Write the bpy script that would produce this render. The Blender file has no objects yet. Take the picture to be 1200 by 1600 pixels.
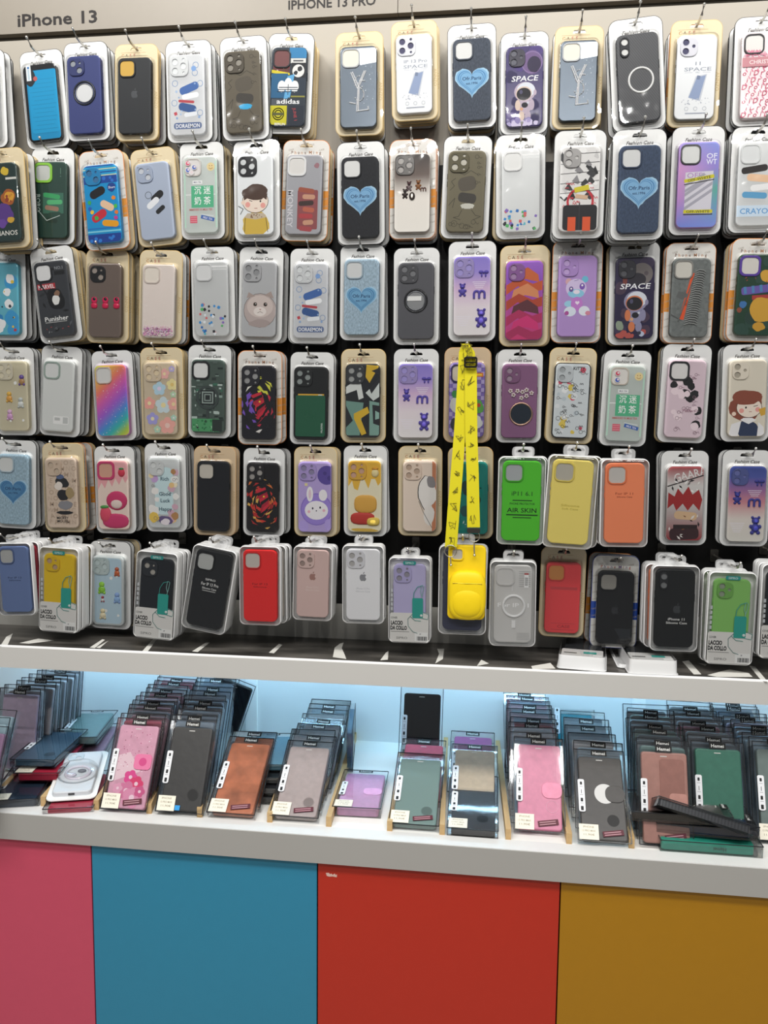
import bpy, math, random
from math import sin, cos, pi, radians
from mathutils import Vector, Matrix
from mathutils.geometry import tessellate_polygon

C = bpy.context.scene.collection
S = bpy.context.scene
rnd = random.Random(7)

# ------------------------------------------------------------------ camera
F_PX = 1285.0
CAM = Vector((0.0, -1.55, 1.45))
_r = Vector((10120, 228, -F_PX)).normalized()          # world X seen by the camera (x right, y down, z forward)
_d = Vector((-120, 12880, F_PX)); _d = (_d - _r * _d.dot(_r)).normalized()
_f = _r.cross(_d)                                        # world +Y (into the wall)
def cam_to_world(v): return Vector((v.dot(_r), v.dot(_f), -v.dot(_d)))
cd = bpy.data.cameras.new('camera'); cam = bpy.data.objects.new('camera', cd); C.objects.link(cam)
cd.sensor_fit = 'VERTICAL'; cd.sensor_height = 32.0; cd.lens = F_PX / 1600 * 32.0; cd.clip_start = 0.05
cx, cy, cz = (cam_to_world(Vector(a)) for a in ((1, 0, 0), (0, -1, 0), (0, 0, -1)))
cam.matrix_world = Matrix(((cx.x, cy.x, cz.x, CAM.x), (cx.y, cy.y, cz.y, CAM.y), (cx.z, cy.z, cz.z, CAM.z), (0, 0, 0, 1)))
S.camera = cam
def ray(px, py): return cam_to_world(Vector(((px - 600) / F_PX, (py - 800) / F_PX, 1.0)))
def onY(px, py, y): d = ray(px, py); return CAM + d * ((y - CAM.y) / d.y)
def onZ(px, py, z): d = ray(px, py); return CAM + d * ((z - CAM.z) / d.z)

# ------------------------------------------------------------------ light and exposure
S.view_settings.view_transform = 'Standard'; S.view_settings.look = 'None'; S.view_settings.gamma = 1.0
S.view_settings.use_curve_mapping = False; S.view_settings.exposure = 0.0
S.cycles.transparent_max_bounces = 40; S.cycles.max_bounces = 8; S.cycles.caustics_reflective = False; S.cycles.caustics_refractive = False
W = bpy.data.worlds.new('shop_ambient'); S.world = W; W.use_nodes = True
W.node_tree.nodes['Background'].inputs[0].default_value = (0.93, 0.96, 1.0, 1); W.node_tree.nodes['Background'].inputs[1].default_value = 0.22
def area(name, loc, tgt, sx, sy, power, col):
    l = bpy.data.lights.new(name, 'AREA'); l.shape = 'RECTANGLE'; l.size = sx; l.size_y = sy; l.energy = power; l.color = col
    o = bpy.data.objects.new(name, l); C.objects.link(o); o.location = loc
    o.rotation_euler = (Vector(tgt) - Vector(loc)).to_track_quat('-Z', 'Y').to_euler(); return o
for x in (-1.5, -0.3, 0.9):
    area('ceiling_panel', (x, -1.55, 3.35), (x * 0.8, 0.0, 1.2), 1.0, 0.4, 27.0, (1.0, 0.985, 0.955))
for x in (-0.9, 0.0, 0.9):
    area('ceiling_spot', (x, -0.85, 2.85), (x, 0.0, 1.8), 0.12, 0.12, 3.0, (1.0, 0.965, 0.90))
for x in (-1.15, -0.42, 0.06, 0.5, 1.1):
    area('ceiling_spot', (x, -2.3, 2.78), (x * 0.5, 0.0, 1.5), 0.07, 0.07, 5.0, (1.0, 0.98, 0.94))
NICHE_POWER = 1.1

# ------------------------------------------------------------------ materials (finish here, hue from the mesh's own colour)
def lin(h):
    if not isinstance(h, str): return h
    h = h.lstrip('#'); r = []; h = ''.join(x * 2 for x in h) if len(h) == 3 else h
    for k in (0, 2, 4):
        c = int(h[k:k + 2], 16) / 255; r.append(c / 12.92 if c <= 0.04045 else ((c + 0.055) / 1.055) ** 2.4)
    return tuple(r)
M = {}
def new_mat(name):
    m = bpy.data.materials.new(name); m.use_nodes = True; nt = m.node_tree
    b = nt.nodes['Principled BSDF']; a = nt.nodes.new('ShaderNodeAttribute'); a.attribute_name = 'Col'
    nt.links.new(a.outputs['Color'], b.inputs['Base Color']); M[name] = m; return m, nt, b, a
def finish(name, rough, metal=0.0, coat=0.0, ior=1.45):
    m, nt, b, a = new_mat(name); b.inputs['Roughness'].default_value = rough; b.inputs['Metallic'].default_value = metal
    b.inputs['Coat Weight'].default_value = coat; b.inputs['IOR'].default_value = ior; return m, nt, b, a
finish('soft', 0.5)[2].inputs['Specular IOR Level'].default_value = 0.3; finish('gloss', 0.22); finish('paper', 0.6); finish('metal', 0.34, 1.0); finish('mirror', 0.28, 1.0); finish('fabric', 0.75)
def see_through(name, clear, rough, tint=(1, 1, 1), body=False, spec=0.05, wavy=0.001):
    m, nt, b, a = new_mat(name); out = nt.nodes['Material Output']
    tr = nt.nodes.new('ShaderNodeBsdfTransparent'); tr.inputs[0].default_value = (*tint, 1)
    mx = nt.nodes.new('ShaderNodeMixShader')
    if body:
        b.inputs['Roughness'].default_value = rough; mx.inputs[0].default_value = 1 - clear; last = b
    else:
        lw = nt.nodes.new('ShaderNodeLayerWeight'); lw.inputs[0].default_value = 0.3
        mp = nt.nodes.new('ShaderNodeMapRange'); nt.links.new(lw.outputs['Fresnel'], mp.inputs[0])
        mp.inputs[3].default_value = spec; mp.inputs[4].default_value = 0.75; nt.links.new(mp.outputs[0], mx.inputs[0])
        gl = nt.nodes.new('ShaderNodeBsdfGlossy'); gl.inputs['Roughness'].default_value = rough; last = gl
        co = nt.nodes.new('ShaderNodeTexCoord'); nz = nt.nodes.new('ShaderNodeTexNoise'); nz.inputs['Scale'].default_value = 13; bp = nt.nodes.new('ShaderNodeBump'); bp.inputs['Strength'].default_value = 0.5; bp.inputs['Distance'].default_value = wavy
        nt.links.new(co.outputs['Object'], nz.inputs['Vector']); nt.links.new(nz.outputs['Fac'], bp.inputs['Height']); nt.links.new(bp.outputs[0], gl.inputs['Normal'])
    nt.links.new(tr.outputs[0], mx.inputs[1]); nt.links.new(last.outputs[0], mx.inputs[2]); nt.links.new(mx.outputs[0], out.inputs[0]); return m
see_through('blister', 1, 0.045, spec=0.03, wavy=0.006); see_through('pvc', 1, 0.05, (0.985, 0.99, 0.995), spec=0.05)
see_through('clear', 0.35, 0.25, body=True); see_through('milky', 0.2, 0.3, body=True); see_through('tab', 0.6, 0.2, body=True)
def tex(name, kind, rough, **k):
    m, nt, b, a = finish(name, rough, k.get('metal', 0)); co = nt.nodes.new('ShaderNodeTexCoord'); N = nt.nodes
    mp = N.new('ShaderNodeMapping'); nt.links.new(co.outputs['Object'], mp.inputs[0]); mp.inputs['Scale'].default_value = k.get('scale', (1, 1, 1)); mp.inputs['Rotation'].default_value = k.get('rot', (0, 0, 0))
    if kind == 'wave': t = N.new('ShaderNodeTexWave'); t.inputs['Scale'].default_value = k['s']; t.inputs['Distortion'].default_value = k.get('dist', 0); o = t.outputs['Color']; t.bands_direction = 'X'
    elif kind == 'vor': t = N.new('ShaderNodeTexVoronoi'); t.inputs['Scale'].default_value = k['s']; o = t.outputs['Color']
    else: t = N.new('ShaderNodeTexNoise'); t.inputs['Scale'].default_value = k['s']; t.inputs['Detail'].default_value = 5; o = t.outputs['Fac']
    nt.links.new(mp.outputs[0], t.inputs['Vector'])
    bw = N.new('ShaderNodeRGBToBW'); nt.links.new(o, bw.inputs[0])
    r = N.new('ShaderNodeMapRange'); r.inputs[3].default_value = k['lo']; r.inputs[4].default_value = k['hi']; nt.links.new(bw.outputs[0], r.inputs[0])
    r.inputs[1].default_value = k.get('f0', 0.0); r.inputs[2].default_value = k.get('f1', 1.0)
    mu = N.new('ShaderNodeMix'); mu.data_type = 'RGBA'; mu.blend_type = 'MULTIPLY'; mu.inputs[0].default_value = 1
    nt.links.new(a.outputs['Color'], mu.inputs[6]); nt.links.new(r.outputs[0], mu.inputs[7]); nt.links.new(mu.outputs[2], b.inputs['Base Color'])
    if k.get('bump'):
        bp = N.new('ShaderNodeBump'); bp.inputs['Strength'].default_value = k['bump']; bp.inputs['Distance'].default_value = 0.001
        nt.links.new(bw.outputs[0], bp.inputs['Height']); nt.links.new(bp.outputs[0], b.inputs['Normal'])
    return m
tex('denim', 'noise', 0.8, s=420, scale=(1, 1, 0.45), lo=0.72, hi=1.28, f0=0.3, f1=0.7, bump=0.5)
tex('carbon', 'wave', 0.4, s=95, rot=(0, radians(35), 0), lo=0.7, hi=1.9)
tex('leather', 'noise', 0.42, s=90, lo=0.8, hi=1.15, bump=0.25)
tex('tan', 'noise', 0.45, s=30, lo=0.62, hi=1.35, f0=0.3, f1=0.7, bump=0.15)
tex('glitter', 'vor', 0.25, s=650, lo=0.55, hi=1.5, metal=0.25)
tex('pebble', 'vor', 0.55, s=190, lo=0.75, hi=1.15, bump=0.6)
tex('wood', 'noise', 0.6, s=14, scale=(8, 1, 8), lo=0.75, hi=1.2)
tex('film', 'noise', 0.3, s=5, scale=(1.2, 4, 1), lo=0.35, hi=2.2, f0=0.35, f1=0.75)
tex('laminate', 'noise', 0.5, s=3, lo=0.97, hi=1.03)
tex('board', 'noise', 0.38, s=60, lo=0.97, hi=1.03)

# ------------------------------------------------------------------ mesh builder; millimetres: u right, v up, h towards the viewer
def rrect(w, h, r, cu=0, cv=0, seg=6):
    r = max(0.05, min(r, w / 2 - .01, h / 2 - .01)); p = []
    for k, (sx, sy) in enumerate(((1, 1), (-1, 1), (-1, -1), (1, -1))):
        for i in range(seg + 1):
            a = pi / 2 * (k + i / seg); p.append((cu + sx * (w / 2 - r) + r * cos(a), cv + sy * (h / 2 - r) + r * sin(a)))
    return p
def circ(u, v, r, ry=None, n=20): ry = ry or r; return [(u + r * cos(2 * pi * i / n), v + ry * sin(2 * pi * i / n)) for i in range(n)]
def area2(p): return sum(p[i - 1][0] * p[i][1] - p[i][0] * p[i - 1][1] for i in range(len(p))) / 2
def clip(p, win):
    out = p
    for i in range(len(win)):
        a, b = win[i - 1], win[i]; src, out = out, []
        if not src: return []
        s = lambda q: (b[0] - a[0]) * (q[1] - a[1]) - (b[1] - a[1]) * (q[0] - a[0])
        for j in range(len(src)):
            q0, q1 = src[j - 1], src[j]; d0, d1 = s(q0), s(q1)
            if (d0 < 0) != (d1 < 0): t = d0 / (d0 - d1); out.append((q0[0] + (q1[0] - q0[0]) * t, q0[1] + (q1[1] - q0[1]) * t))
            if d1 >= 0: out.append(q1)
    return out
TXT = {}
def text_mesh(t):
    if t not in TXT:
        s, bold = t
        cu = bpy.data.curves.new('lettering', 'FONT'); cu.body = s; cu.size = 1.0; cu.resolution_u = 2; cu.offset = bold; cu.align_x = 'CENTER'
        o = bpy.data.objects.new('lettering', cu); me = bpy.data.meshes.new_from_object(o)
        TXT[t] = ([(v.co.x, v.co.y) for v in me.vertices], [tuple(p.vertices) for p in me.polygons])
        bpy.data.objects.remove(o); bpy.data.curves.remove(cu); bpy.data.meshes.remove(me)
    return TXT[t]
class MB:
    def __init__(s): s.v = []; s.f = []; s.m = []; s.c = []; s.s = []; s.mats = []
    def add(s, vs, fs, mat, col='#ffffff', smooth=False):
        n = len(s.v); s.v += [(a / 1000, -h / 1000, b / 1000) for a, b, h in vs]
        if mat not in s.mats: s.mats.append(mat)
        k = s.mats.index(mat); fn = callable(col); cl = None if fn else lin(col)
        for f in fs:
            s.f.append(tuple(n + i for i in f)); s.m.append(k); s.s.append(smooth)
            s.c.append([lin(col(vs[i][0], vs[i][1])) for i in f] if fn else [cl] * len(f))
        return s
    def flat(s, p, h, mat, col='#ffffff'):
        if len(p) < 3: return
        if area2(p) < 0: p = p[::-1]
        s.add([(a, b, h) for a, b in p], [tuple(range(len(p)))], mat, col)
    def bridge(s, A, B, mat, col, smooth=True):
        n = len(A); s.add(list(A) + list(B), [(i, (i + 1) % n, n + (i + 1) % n, n + i) for i in range(n)], mat, col, smooth)
    def holed(s, outer, holes, h, mat, col):
        polys = [[Vector((a, b, 0)) for a, b in q] for q in [outer] + holes]; pts = [q for pl in polys for q in pl]
        tr = []
        for t in tessellate_polygon(polys):
            a, b, c = (pts[i] for i in t)
            tr.append(tuple(t) if (b - a).cross(c - a).z > 0 else tuple(t[::-1]))
        s.add([(q.x, q.y, h) for q in pts], tr, mat, col)
    def plate(s, w, h, r, cu, cv, h0, h1, bev, mat, col, holes=(), back=True):
        L = lambda i, z: [(a, b, z) for a, b in rrect(w - 2 * i, h - 2 * i, r - i, cu, cv)]
        rings = [L(0, h0), L(0, h1 - bev)] + ([L(bev * (1 - cos(t)), h1 - bev + bev * sin(t)) for t in (pi / 6, pi / 3, pi / 2)] if bev > 0 else [])
        for A, B in zip(rings, rings[1:]): s.bridge(A, B, mat, col)
        top = [(a, b) for a, b, _ in rings[-1]]
        if holes:
            s.holed(top, [list(q) for q in holes], h1, mat, col)
            for q in holes: s.bridge([(a, b, h1) for a, b in q], [(a, b, h0) for a, b in q], mat, col, False)
        else: s.flat(top, h1, mat, col)
        if back and not holes: s.add(rings[0], [tuple(range(len(rings[0])))[::-1]], mat, col)
    def box(s, u0, u1, v0, v1, h0, h1, mat, col='#ffffff'):
        p = [(u0, v0, h0), (u1, v0, h0), (u1, v1, h0), (u0, v1, h0), (u0, v0, h1), (u1, v0, h1), (u1, v1, h1), (u0, v1, h1)]
        s.add(p, [(3, 2, 1, 0), (4, 5, 6, 7), (0, 1, 5, 4), (1, 2, 6, 5), (2, 3, 7, 6), (3, 0, 4, 7)], mat, col); return s
    def ball(s, u, v, h, ru, rv, rh, mat, col, n=10, e=1.0):
        vs = []; fs = []; m = n // 2; pw = lambda x: math.copysign(abs(x) ** e, x)
        for j in range(m + 1):
            t = pi * j / m - pi / 2
            for i in range(n): a = 2 * pi * i / n; vs.append((u + ru * pw(cos(t)) * pw(cos(a)), v + rv * pw(cos(t)) * pw(sin(a)), h + rh * pw(sin(t))))
        for j in range(m):
            for i in range(n): fs.append((j * n + i, j * n + (i + 1) % n, (j + 1) * n + (i + 1) % n, (j + 1) * n + i))
        s.add(vs, fs, mat, col, True)
    def text(s, t, u, v, cap, h, mat, col, rot=0, shear=0, width=None, win=None, bold=0.012):
        vs, fs = text_mesh((t, bold)); k = cap / 0.72
        kx = k if not width else width / max(1e-6, max(x for x, y in vs) - min(x for x, y in vs))
        c, d = cos(radians(rot)), sin(radians(rot)); o = []
        for x, y in vs: x, y = kx * x + shear * y * k, k * y - cap / 2; o.append((u + x * c - y * d, v + x * d + y * c, h))
        if win: fs = [f for f in fs if all(abs(o[i][0]) < win[0] and abs(o[i][1]) < win[1] for i in f)]
        s.add(o, fs, mat, col)
    def tube(s, pts, r, mat, col, n=8):
        pts = [Vector(p) for p in pts]; rings = []
        for i, p in enumerate(pts):
            t = (pts[min(i + 1, len(pts) - 1)] - pts[max(i - 1, 0)]).normalized()
            a = t.cross(Vector((0, 0, 1)) if abs(t.z) < .9 else Vector((0, 1, 0))).normalized(); b = t.cross(a)
            rings.append([tuple(p + a * r * cos(2 * pi * k / n) + b * r * sin(2 * pi * k / n)) for k in range(n)])
        for A, B in zip(rings, rings[1:]): s.bridge(A, B, mat, col)
        s.add(rings[0], [tuple(range(n))], mat, col); s.add(rings[-1], [tuple(range(n))[::-1]], mat, col)
    def torus(s, u, v, h, R, r, mat, col, n=24, k=8):
        vs = [(u + (R + r * cos(2 * pi * j / k)) * cos(2 * pi * i / n), v + (R + r * cos(2 * pi * j / k)) * sin(2 * pi * i / n), h + r * sin(2 * pi * j / k)) for i in range(n) for j in range(k)]
        s.add(vs, [(i * k + j, (i + 1) % n * k + j, (i + 1) % n * k + (j + 1) % k, i * k + (j + 1) % k) for i in range(n) for j in range(k)], mat, col, True)
    def mesh(s, name):
        me = bpy.data.meshes.new(name); me.from_pydata(s.v, [], s.f)
        for m in s.mats: me.materials.append(M[m])
        me.polygons.foreach_set('material_index', s.m); me.polygons.foreach_set('use_smooth', s.s)
        at = me.color_attributes.new('Col', 'FLOAT_COLOR', 'CORNER'); buf = []
        for cs in s.c:
            for c in cs: buf += (c[0], c[1], c[2], 1.0)
        at.data.foreach_set('color', buf); me.update(); return me
def tag(o, label=None, cat=None, group=None, kind=None):
    for k, v in (('label', label), ('category', cat), ('group', group), ('kind', kind)):
        if v: o[k] = v
    return o
def link(name, me, parent=None, mw=None):
    o = bpy.data.objects.new(name, me); C.objects.link(o)
    if parent: o.parent = parent
    if mw is not None: o.matrix_world = mw
    return o
def thing(name, label, cat, mw, group=None):
    o = bpy.data.objects.new(name, None); C.objects.link(o); o.empty_display_size = 0.02; o.matrix_world = mw
    return tag(o, label, cat, group)
def dup(root, mw, label, group=None):
    r = root.copy(); C.objects.link(r); r.matrix_world = mw; r['label'] = label
    if group: r['group'] = group
    for ch in KIDS.get(root.name, ()):
        c = ch.copy(); C.objects.link(c); c.parent = r
    return r
KIDS = {}
def frame(org, right, up):
    r = right.normalized(); u = (up - r * up.dot(r)).normalized(); b = u.cross(r) * -1      # local x, z, y
    y = u.cross(r)
    return Matrix(((r.x, y.x, u.x, org.x), (r.y, y.y, u.y, org.y), (r.z, y.z, u.z, org.z), (0, 0, 0, 1)))
# ------------------------------------------------------------------ the display unit and the room
Y_WALL, Y_LEDGE, Y_LIP, Y_BACK = 0.125, -0.045, -0.12, 0.36
z_sign = onY(600, 28, Y_WALL).z
z_l1 = onY(600, 1037, Y_LEDGE).z; z_l0 = onY(600, 1072, Y_LEDGE).z
z_t1 = onY(600, 1314, Y_LIP).z; z_t0 = onY(600, 1357, Y_LIP).z
X0, X1 = onY(0, 900, Y_BACK).x - 0.5, onY(1200, 900, Y_BACK).x + 0.5
def wbox(mb, x0, x1, y0, y1, z0, z1, mat, col): return mb.box(x0 * 1000, x1 * 1000, z0 * 1000, z1 * 1000, -y1 * 1000, -y0 * 1000, mat, col)
def struct(name, mb, label=None): return tag(link(name, mb.mesh(name)), kind='structure')
GREY, WHITE = '#bfbdb9', '#f3f2ee'
struct('floor', wbox(MB(), X0 - .6, X1 + .6, -3.6, 0.5, -0.05, 0.0, 'board', '#b9b2a6'))
struct('wall_back', wbox(MB(), X0, X1, Y_BACK + .03, Y_BACK + .08, 0.0, 2.6, 'paper', '#8f8b84'))
mb = MB(); wbox(mb, X0, X1, Y_WALL, Y_BACK, z_l1, z_l1 + .075, 'laminate', '#9a9892')
wbox(mb, X0, X1, Y_WALL, Y_BACK, z_l1 + .075, z_sign - 0.28, 'soft', '#0b0a0a'); wbox(mb, X0, X1, Y_WALL, Y_BACK, z_sign - 0.28, z_sign - .006, 'laminate', '#a39c90')
struct('wall_display', mb)
mb = MB(); xs = onY(622, 10, Y_WALL).x
wbox(mb, X0, xs - .0006, Y_WALL - .004, Y_BACK, z_sign + .006, z_sign + .34, 'board', '#867e72'); wbox(mb, xs + .0006, X1, Y_WALL - .004, Y_BACK, z_sign + .006, z_sign + .34, 'board', '#867e72')
wbox(mb, X0, X1, Y_WALL + .012, Y_BACK, z_sign - .006, z_sign + .006, 'soft', '#4b463d')
sign = tag(link('sign_board', mb.mesh('sign_board')), 'glossy grey header board with black model lettering above the top row', 'sign')
def sign_text(s, px, py, cap, w=None):
    m = MB(); p = onY(px, py, Y_WALL - .004); m.text(s, p.x * 1000, p.z * 1000, cap, -(Y_WALL - .0046) * 1000, 'paper', '#17100e', width=w, bold=0.02)
    o = link('lettering', m.mesh('lettering'), sign); return o
sign_text('iPhone 13', 89.5, 28.5, 24, onY(152, 27, Y_WALL).x * 1000 - onY(28, 31, Y_WALL).x * 1000)
sign_text('IPHONE 13 PRO', 518, 4, 17, onY(586, 2, Y_WALL).x * 1000 - onY(450, 8, Y_WALL).x * 1000)

ledge = thing('display_ledge', 'grey shelf ledge with dark worn film on top under the hanging packs', 'shelf', Matrix.Translation((0, Y_LEDGE, z_l1)))
mb = MB(); wbox(mb, X0, X1, Y_LEDGE + .0005, Y_BACK - .0005, z_l1 - .022, z_l1 - .0008, 'laminate', WHITE); o = link('shelf_board', mb.mesh('shelf_board')); o.parent = ledge; o.matrix_parent_inverse = ledge.matrix_world.inverted()
mb = MB(); wbox(mb, X0, X1, Y_LEDGE - .0005, Y_LEDGE + .018, z_l0, z_l1 - .0015, 'laminate', GREY); wbox(mb, X0, X1, Y_LEDGE - .0002, Y_LEDGE + .0085, z_l1 - .0015, z_l1 + .0006, 'laminate', '#ffffff')
def kid(name, mb, par):
    o = link(name, mb.mesh(name)); o.parent = par; o.matrix_parent_inverse = par.matrix_world.inverted(); return o
bpy.context.view_layer.update()
o.matrix_parent_inverse = ledge.matrix_world.inverted()
kid('front_lip', mb, ledge)
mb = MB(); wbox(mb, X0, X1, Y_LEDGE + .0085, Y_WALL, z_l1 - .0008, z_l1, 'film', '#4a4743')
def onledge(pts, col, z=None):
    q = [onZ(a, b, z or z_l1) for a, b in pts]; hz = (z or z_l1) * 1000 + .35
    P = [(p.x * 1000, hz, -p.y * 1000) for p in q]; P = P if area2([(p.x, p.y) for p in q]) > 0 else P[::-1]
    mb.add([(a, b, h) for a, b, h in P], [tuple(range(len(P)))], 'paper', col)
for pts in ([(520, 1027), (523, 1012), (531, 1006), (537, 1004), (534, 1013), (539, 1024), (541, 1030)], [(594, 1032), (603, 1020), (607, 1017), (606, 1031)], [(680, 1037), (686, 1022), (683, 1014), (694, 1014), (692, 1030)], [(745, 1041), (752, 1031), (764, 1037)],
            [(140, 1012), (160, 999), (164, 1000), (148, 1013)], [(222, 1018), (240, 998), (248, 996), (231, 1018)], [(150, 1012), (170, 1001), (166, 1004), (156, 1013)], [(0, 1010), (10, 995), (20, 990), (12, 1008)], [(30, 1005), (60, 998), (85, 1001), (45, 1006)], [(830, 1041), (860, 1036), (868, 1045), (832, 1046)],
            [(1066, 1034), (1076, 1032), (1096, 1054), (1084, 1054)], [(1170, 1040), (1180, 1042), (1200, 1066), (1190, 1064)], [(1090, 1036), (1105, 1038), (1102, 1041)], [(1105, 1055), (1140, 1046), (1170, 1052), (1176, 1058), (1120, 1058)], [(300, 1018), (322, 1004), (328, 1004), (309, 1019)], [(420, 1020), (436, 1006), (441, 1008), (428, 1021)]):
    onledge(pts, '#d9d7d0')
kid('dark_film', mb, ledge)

niche = thing('display_niche', 'white lit niche with pale back wall between the two shelves', 'niche', Matrix.Translation((0, Y_BACK, z_t1))); bpy.context.view_layer.update()
mb = MB(); wbox(mb, X0, X1, Y_BACK, Y_BACK + .03, z_t1 - .02, z_l1 - .001, 'laminate', '#eceff0'); kid('back_board', mb, niche)
for px in (394, 998):
    mb = MB(); p = onY(px, 1100, Y_BACK); wbox(mb, p.x - .014, p.x + .014, Y_BACK - .008, Y_BACK - .0002, z_t1, z_l1 - .023, 'laminate', '#ffffff'); kid('upright', mb, niche)
for k, px in enumerate((180, 600, 1020)):
    l = bpy.data.lights.new('niche_strip_light', 'AREA'); l.shape = 'RECTANGLE'; l.size = .62; l.size_y = .02; l.energy = NICHE_POWER; l.color = (.42, .75, 1.0)
    lo = bpy.data.objects.new('niche_strip_light', l); C.objects.link(lo); p = onY(px, 1080, .2); lo.location = (p.x, .24, z_l1 - .026); lo.rotation_euler = (radians(14), 0, 0)
tray = thing('display_tray', 'white tray shelf with grey front edge holding the boxed wallet cases', 'shelf', Matrix.Translation((0, Y_LIP, z_t1))); bpy.context.view_layer.update()
mb = MB(); wbox(mb, X0, X1, Y_LIP + .036, Y_BACK, z_t1 - .022, z_t1 - .001, 'laminate', WHITE); kid('tray_floor', mb, tray)
mb = MB(); wbox(mb, X0, X1, Y_LIP + .001, Y_LIP + .036, z_t1 - .02, z_t1 + .001, 'board', '#e4e4e2'); wbox(mb, X0, X1, Y_LIP, Y_LIP + .02, z_t0, z_t1 - .0005, 'laminate', '#a5a39f'); kid('front_lip', mb, tray)
ZT = z_t1 - .001
seams = [onY(a, b, Y_LIP + .012).x for a, b in ((143, 1345), (496, 1358), (875.5, 1390))]; sw = (seams[2] - seams[0]) / 2
edges = [seams[0] - sw, seams[0], seams[1], seams[2], seams[2] + sw]
for k, (nm, col) in enumerate((('pink', '#c64a63'), ('blue', '#2b83a4'), ('red', '#b52a18'), ('yellow', '#a67507'))):
    a, b = edges[k], edges[k + 1]
    cb = thing('base_cabinet', f'base cabinet with a plain {nm} door below the tray shelf', 'cabinet', Matrix.Translation(((a + b) / 2, Y_LIP + .012, 0))); bpy.context.view_layer.update()
    mb = MB(); wbox(mb, a + .001, b - .001, Y_LIP + .034, Y_BACK, 0.03, z_t1 - .024, 'soft', '#2b2624'); kid('carcass', mb, cb)
    mb = MB(); wbox(mb, a + .0013, b - .0013, Y_LIP + .012, Y_LIP + .032, 0.05, z_t0 - .004, 'board', col); kid('door', mb, cb)
    if nm == 'red':
        p = onY(518, 1367, Y_LIP + .0115); mb = MB(); q = [(-11, 3), (-9, -3), (-4, -4), (2, -3), (10, -4), (10.5, 2), (8, 0), (6, 3), (2, 0), (0, 2.5), (-3, 1), (-5, 3.5)]
        mb.flat([(p.x * 1000 + a, p.z * 1000 + b) for a, b in q], -(Y_LIP + .0117) * 1000, 'paper', '#d9b7ac'); kid('torn_sticker', mb, cb)
# wooden slats that divide the tray
for k, (f, b, wh) in enumerate((((4, 1228), (62, 1170), 'beside the leftmost boxes'), ((52, 1262), (120, 1185), 'left of the round white clear pack'), ((138, 1268), (196, 1185), 'left of the pink floral box'), ((222, 1280), (262, 1190), 'left of the black plain box'), ((304, 1284), (330, 1210), 'left of the tan box'),
        ((413, 1292), (445, 1205), 'right of the tan box'), ((508, 1294), (555, 1140), 'left of the lone pink flat box'), ((603, 1308), (634, 1175), 'right of the lone pink flat box'), ((690, 1312), (697, 1146), 'right of the shiny teal grey box'), ((797, 1316), (777, 1153), 'left of the pink strap box'), ((894, 1324), (871, 1210), 'left of the black half-moon box'), ((992, 1330), (972, 1240), 'right of the black half-moon box'))):
    P, Q = onZ(*f, ZT + .02), onZ(*b, ZT + .02); P.z = Q.z = ZT
    if P.y < Y_LIP + .04: P = P.lerp(Q, (Y_LIP + .04 - P.y) / (Q.y - P.y))
    L = (Q - P).length; fr = frame(P, (Q - P).cross(Vector((0, 0, 1))), Vector((0, 0, 1)))
    o = link('wooden_divider', MB().box(-5, 5, 0, 20, -L * 1000, 0, 'wood', '#c9a877').mesh('wooden_divider'), None, fr); tag(o, f'bare wooden slat on the tray {wh}', 'divider', 'wooden tray dividers')
# ------------------------------------------------------------------ hanging packs: shared cards, blisters, trays
H = 190.0; W_ = 92.5; CV = 85.0; SLOT_V = 179.5
def slot(cv, w=25, h=6.5): return [(-w / 2, cv - h / 2), (w / 2, cv - h / 2), (w / 2, cv), (w / 2 - 3, cv + h / 2), (4, cv + h / 2), (3, cv + h / 2 + 2), (-3, cv + h / 2 + 2), (-4, cv + h / 2), (-w / 2 + 3, cv + h / 2), (-w / 2, cv)]
def card_mesh(t):
    m = MB(); base = {'w': '#fdfdfb', 'b': '#f0deb8', 'o': '#f1ede6', 'n': '#eceae4', 'p': '#e6cba6'}[t]; edge = {'w': '#1c1c1c', 'b': '#d2b478', 'o': '#d98a45', 'n': '#1f3f93', 'p': '#c9a273'}[t]
    m.plate(W_, H, 16, 0, H / 2, -0.6, 0.5, 0, 'paper', edge, [slot(SLOT_V)])
    m.plate(W_ - 2.2, H - 2.2, 14.9, 0, H / 2, 0.5, 1.0, 0, 'paper', base, [slot(SLOT_V)])
    if t == 'w': m.text('Fashion Case', 0, 167, 6.2, 1.1, 'paper', '#45403c', shear=.28, width=46, bold=.02)
    elif t in 'bp':
        for k, (ch, c) in enumerate(zip('CASE', ('#c98a4a', '#6d5a3c', '#c8574a', '#b5564e'))): m.text(ch, -29 + k * 8.2, 168, 6.2, 1.1, 'paper', c)
        m.flat([(-33, 173), (20, 173), (20, 173.6), (-33, 173.6)], 1.1, 'paper', '#c9a06a'); m.text('ANNZO', 41.5, 80, 6.5, 1.1, 'paper', '#dcc08a' if t == 'b' else '#d6b88c', rot=-90)
    else:
        oc = '#f09a33' if t == 'o' else '#1d4fb4'
        for sx in (-1, 1):
            m.flat([(sx * 36, 60), (sx * 45.2, 60), (sx * 45.2, 95), (sx * 36, 95)], 1.05, 'paper', oc)
            for j in range(9): m.text('CASE', sx * 40, 12 + j * 17 + (j % 2) * 3, 3, 1.12, 'paper', '#bdb4a6', rot=14)
        for j in range(4): m.text('CASE', -30 + j * 20, 181 - (j in (0, 3)) * 9, 3.2, 1.12, 'paper', '#b6aca0', rot=12)
        [m.text(ch, -28 + k * 6.4 + (k > 4) * 4, 167, 6, 1.1, 'paper', ('#7a5a4a', '#c98a5a')[k % 2] if t == 'o' else ('#c06a5a', '#7a5a8a')[k % 2]) for k, ch in enumerate('PhoneMing')]
    return m.mesh('backing_card')
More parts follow.
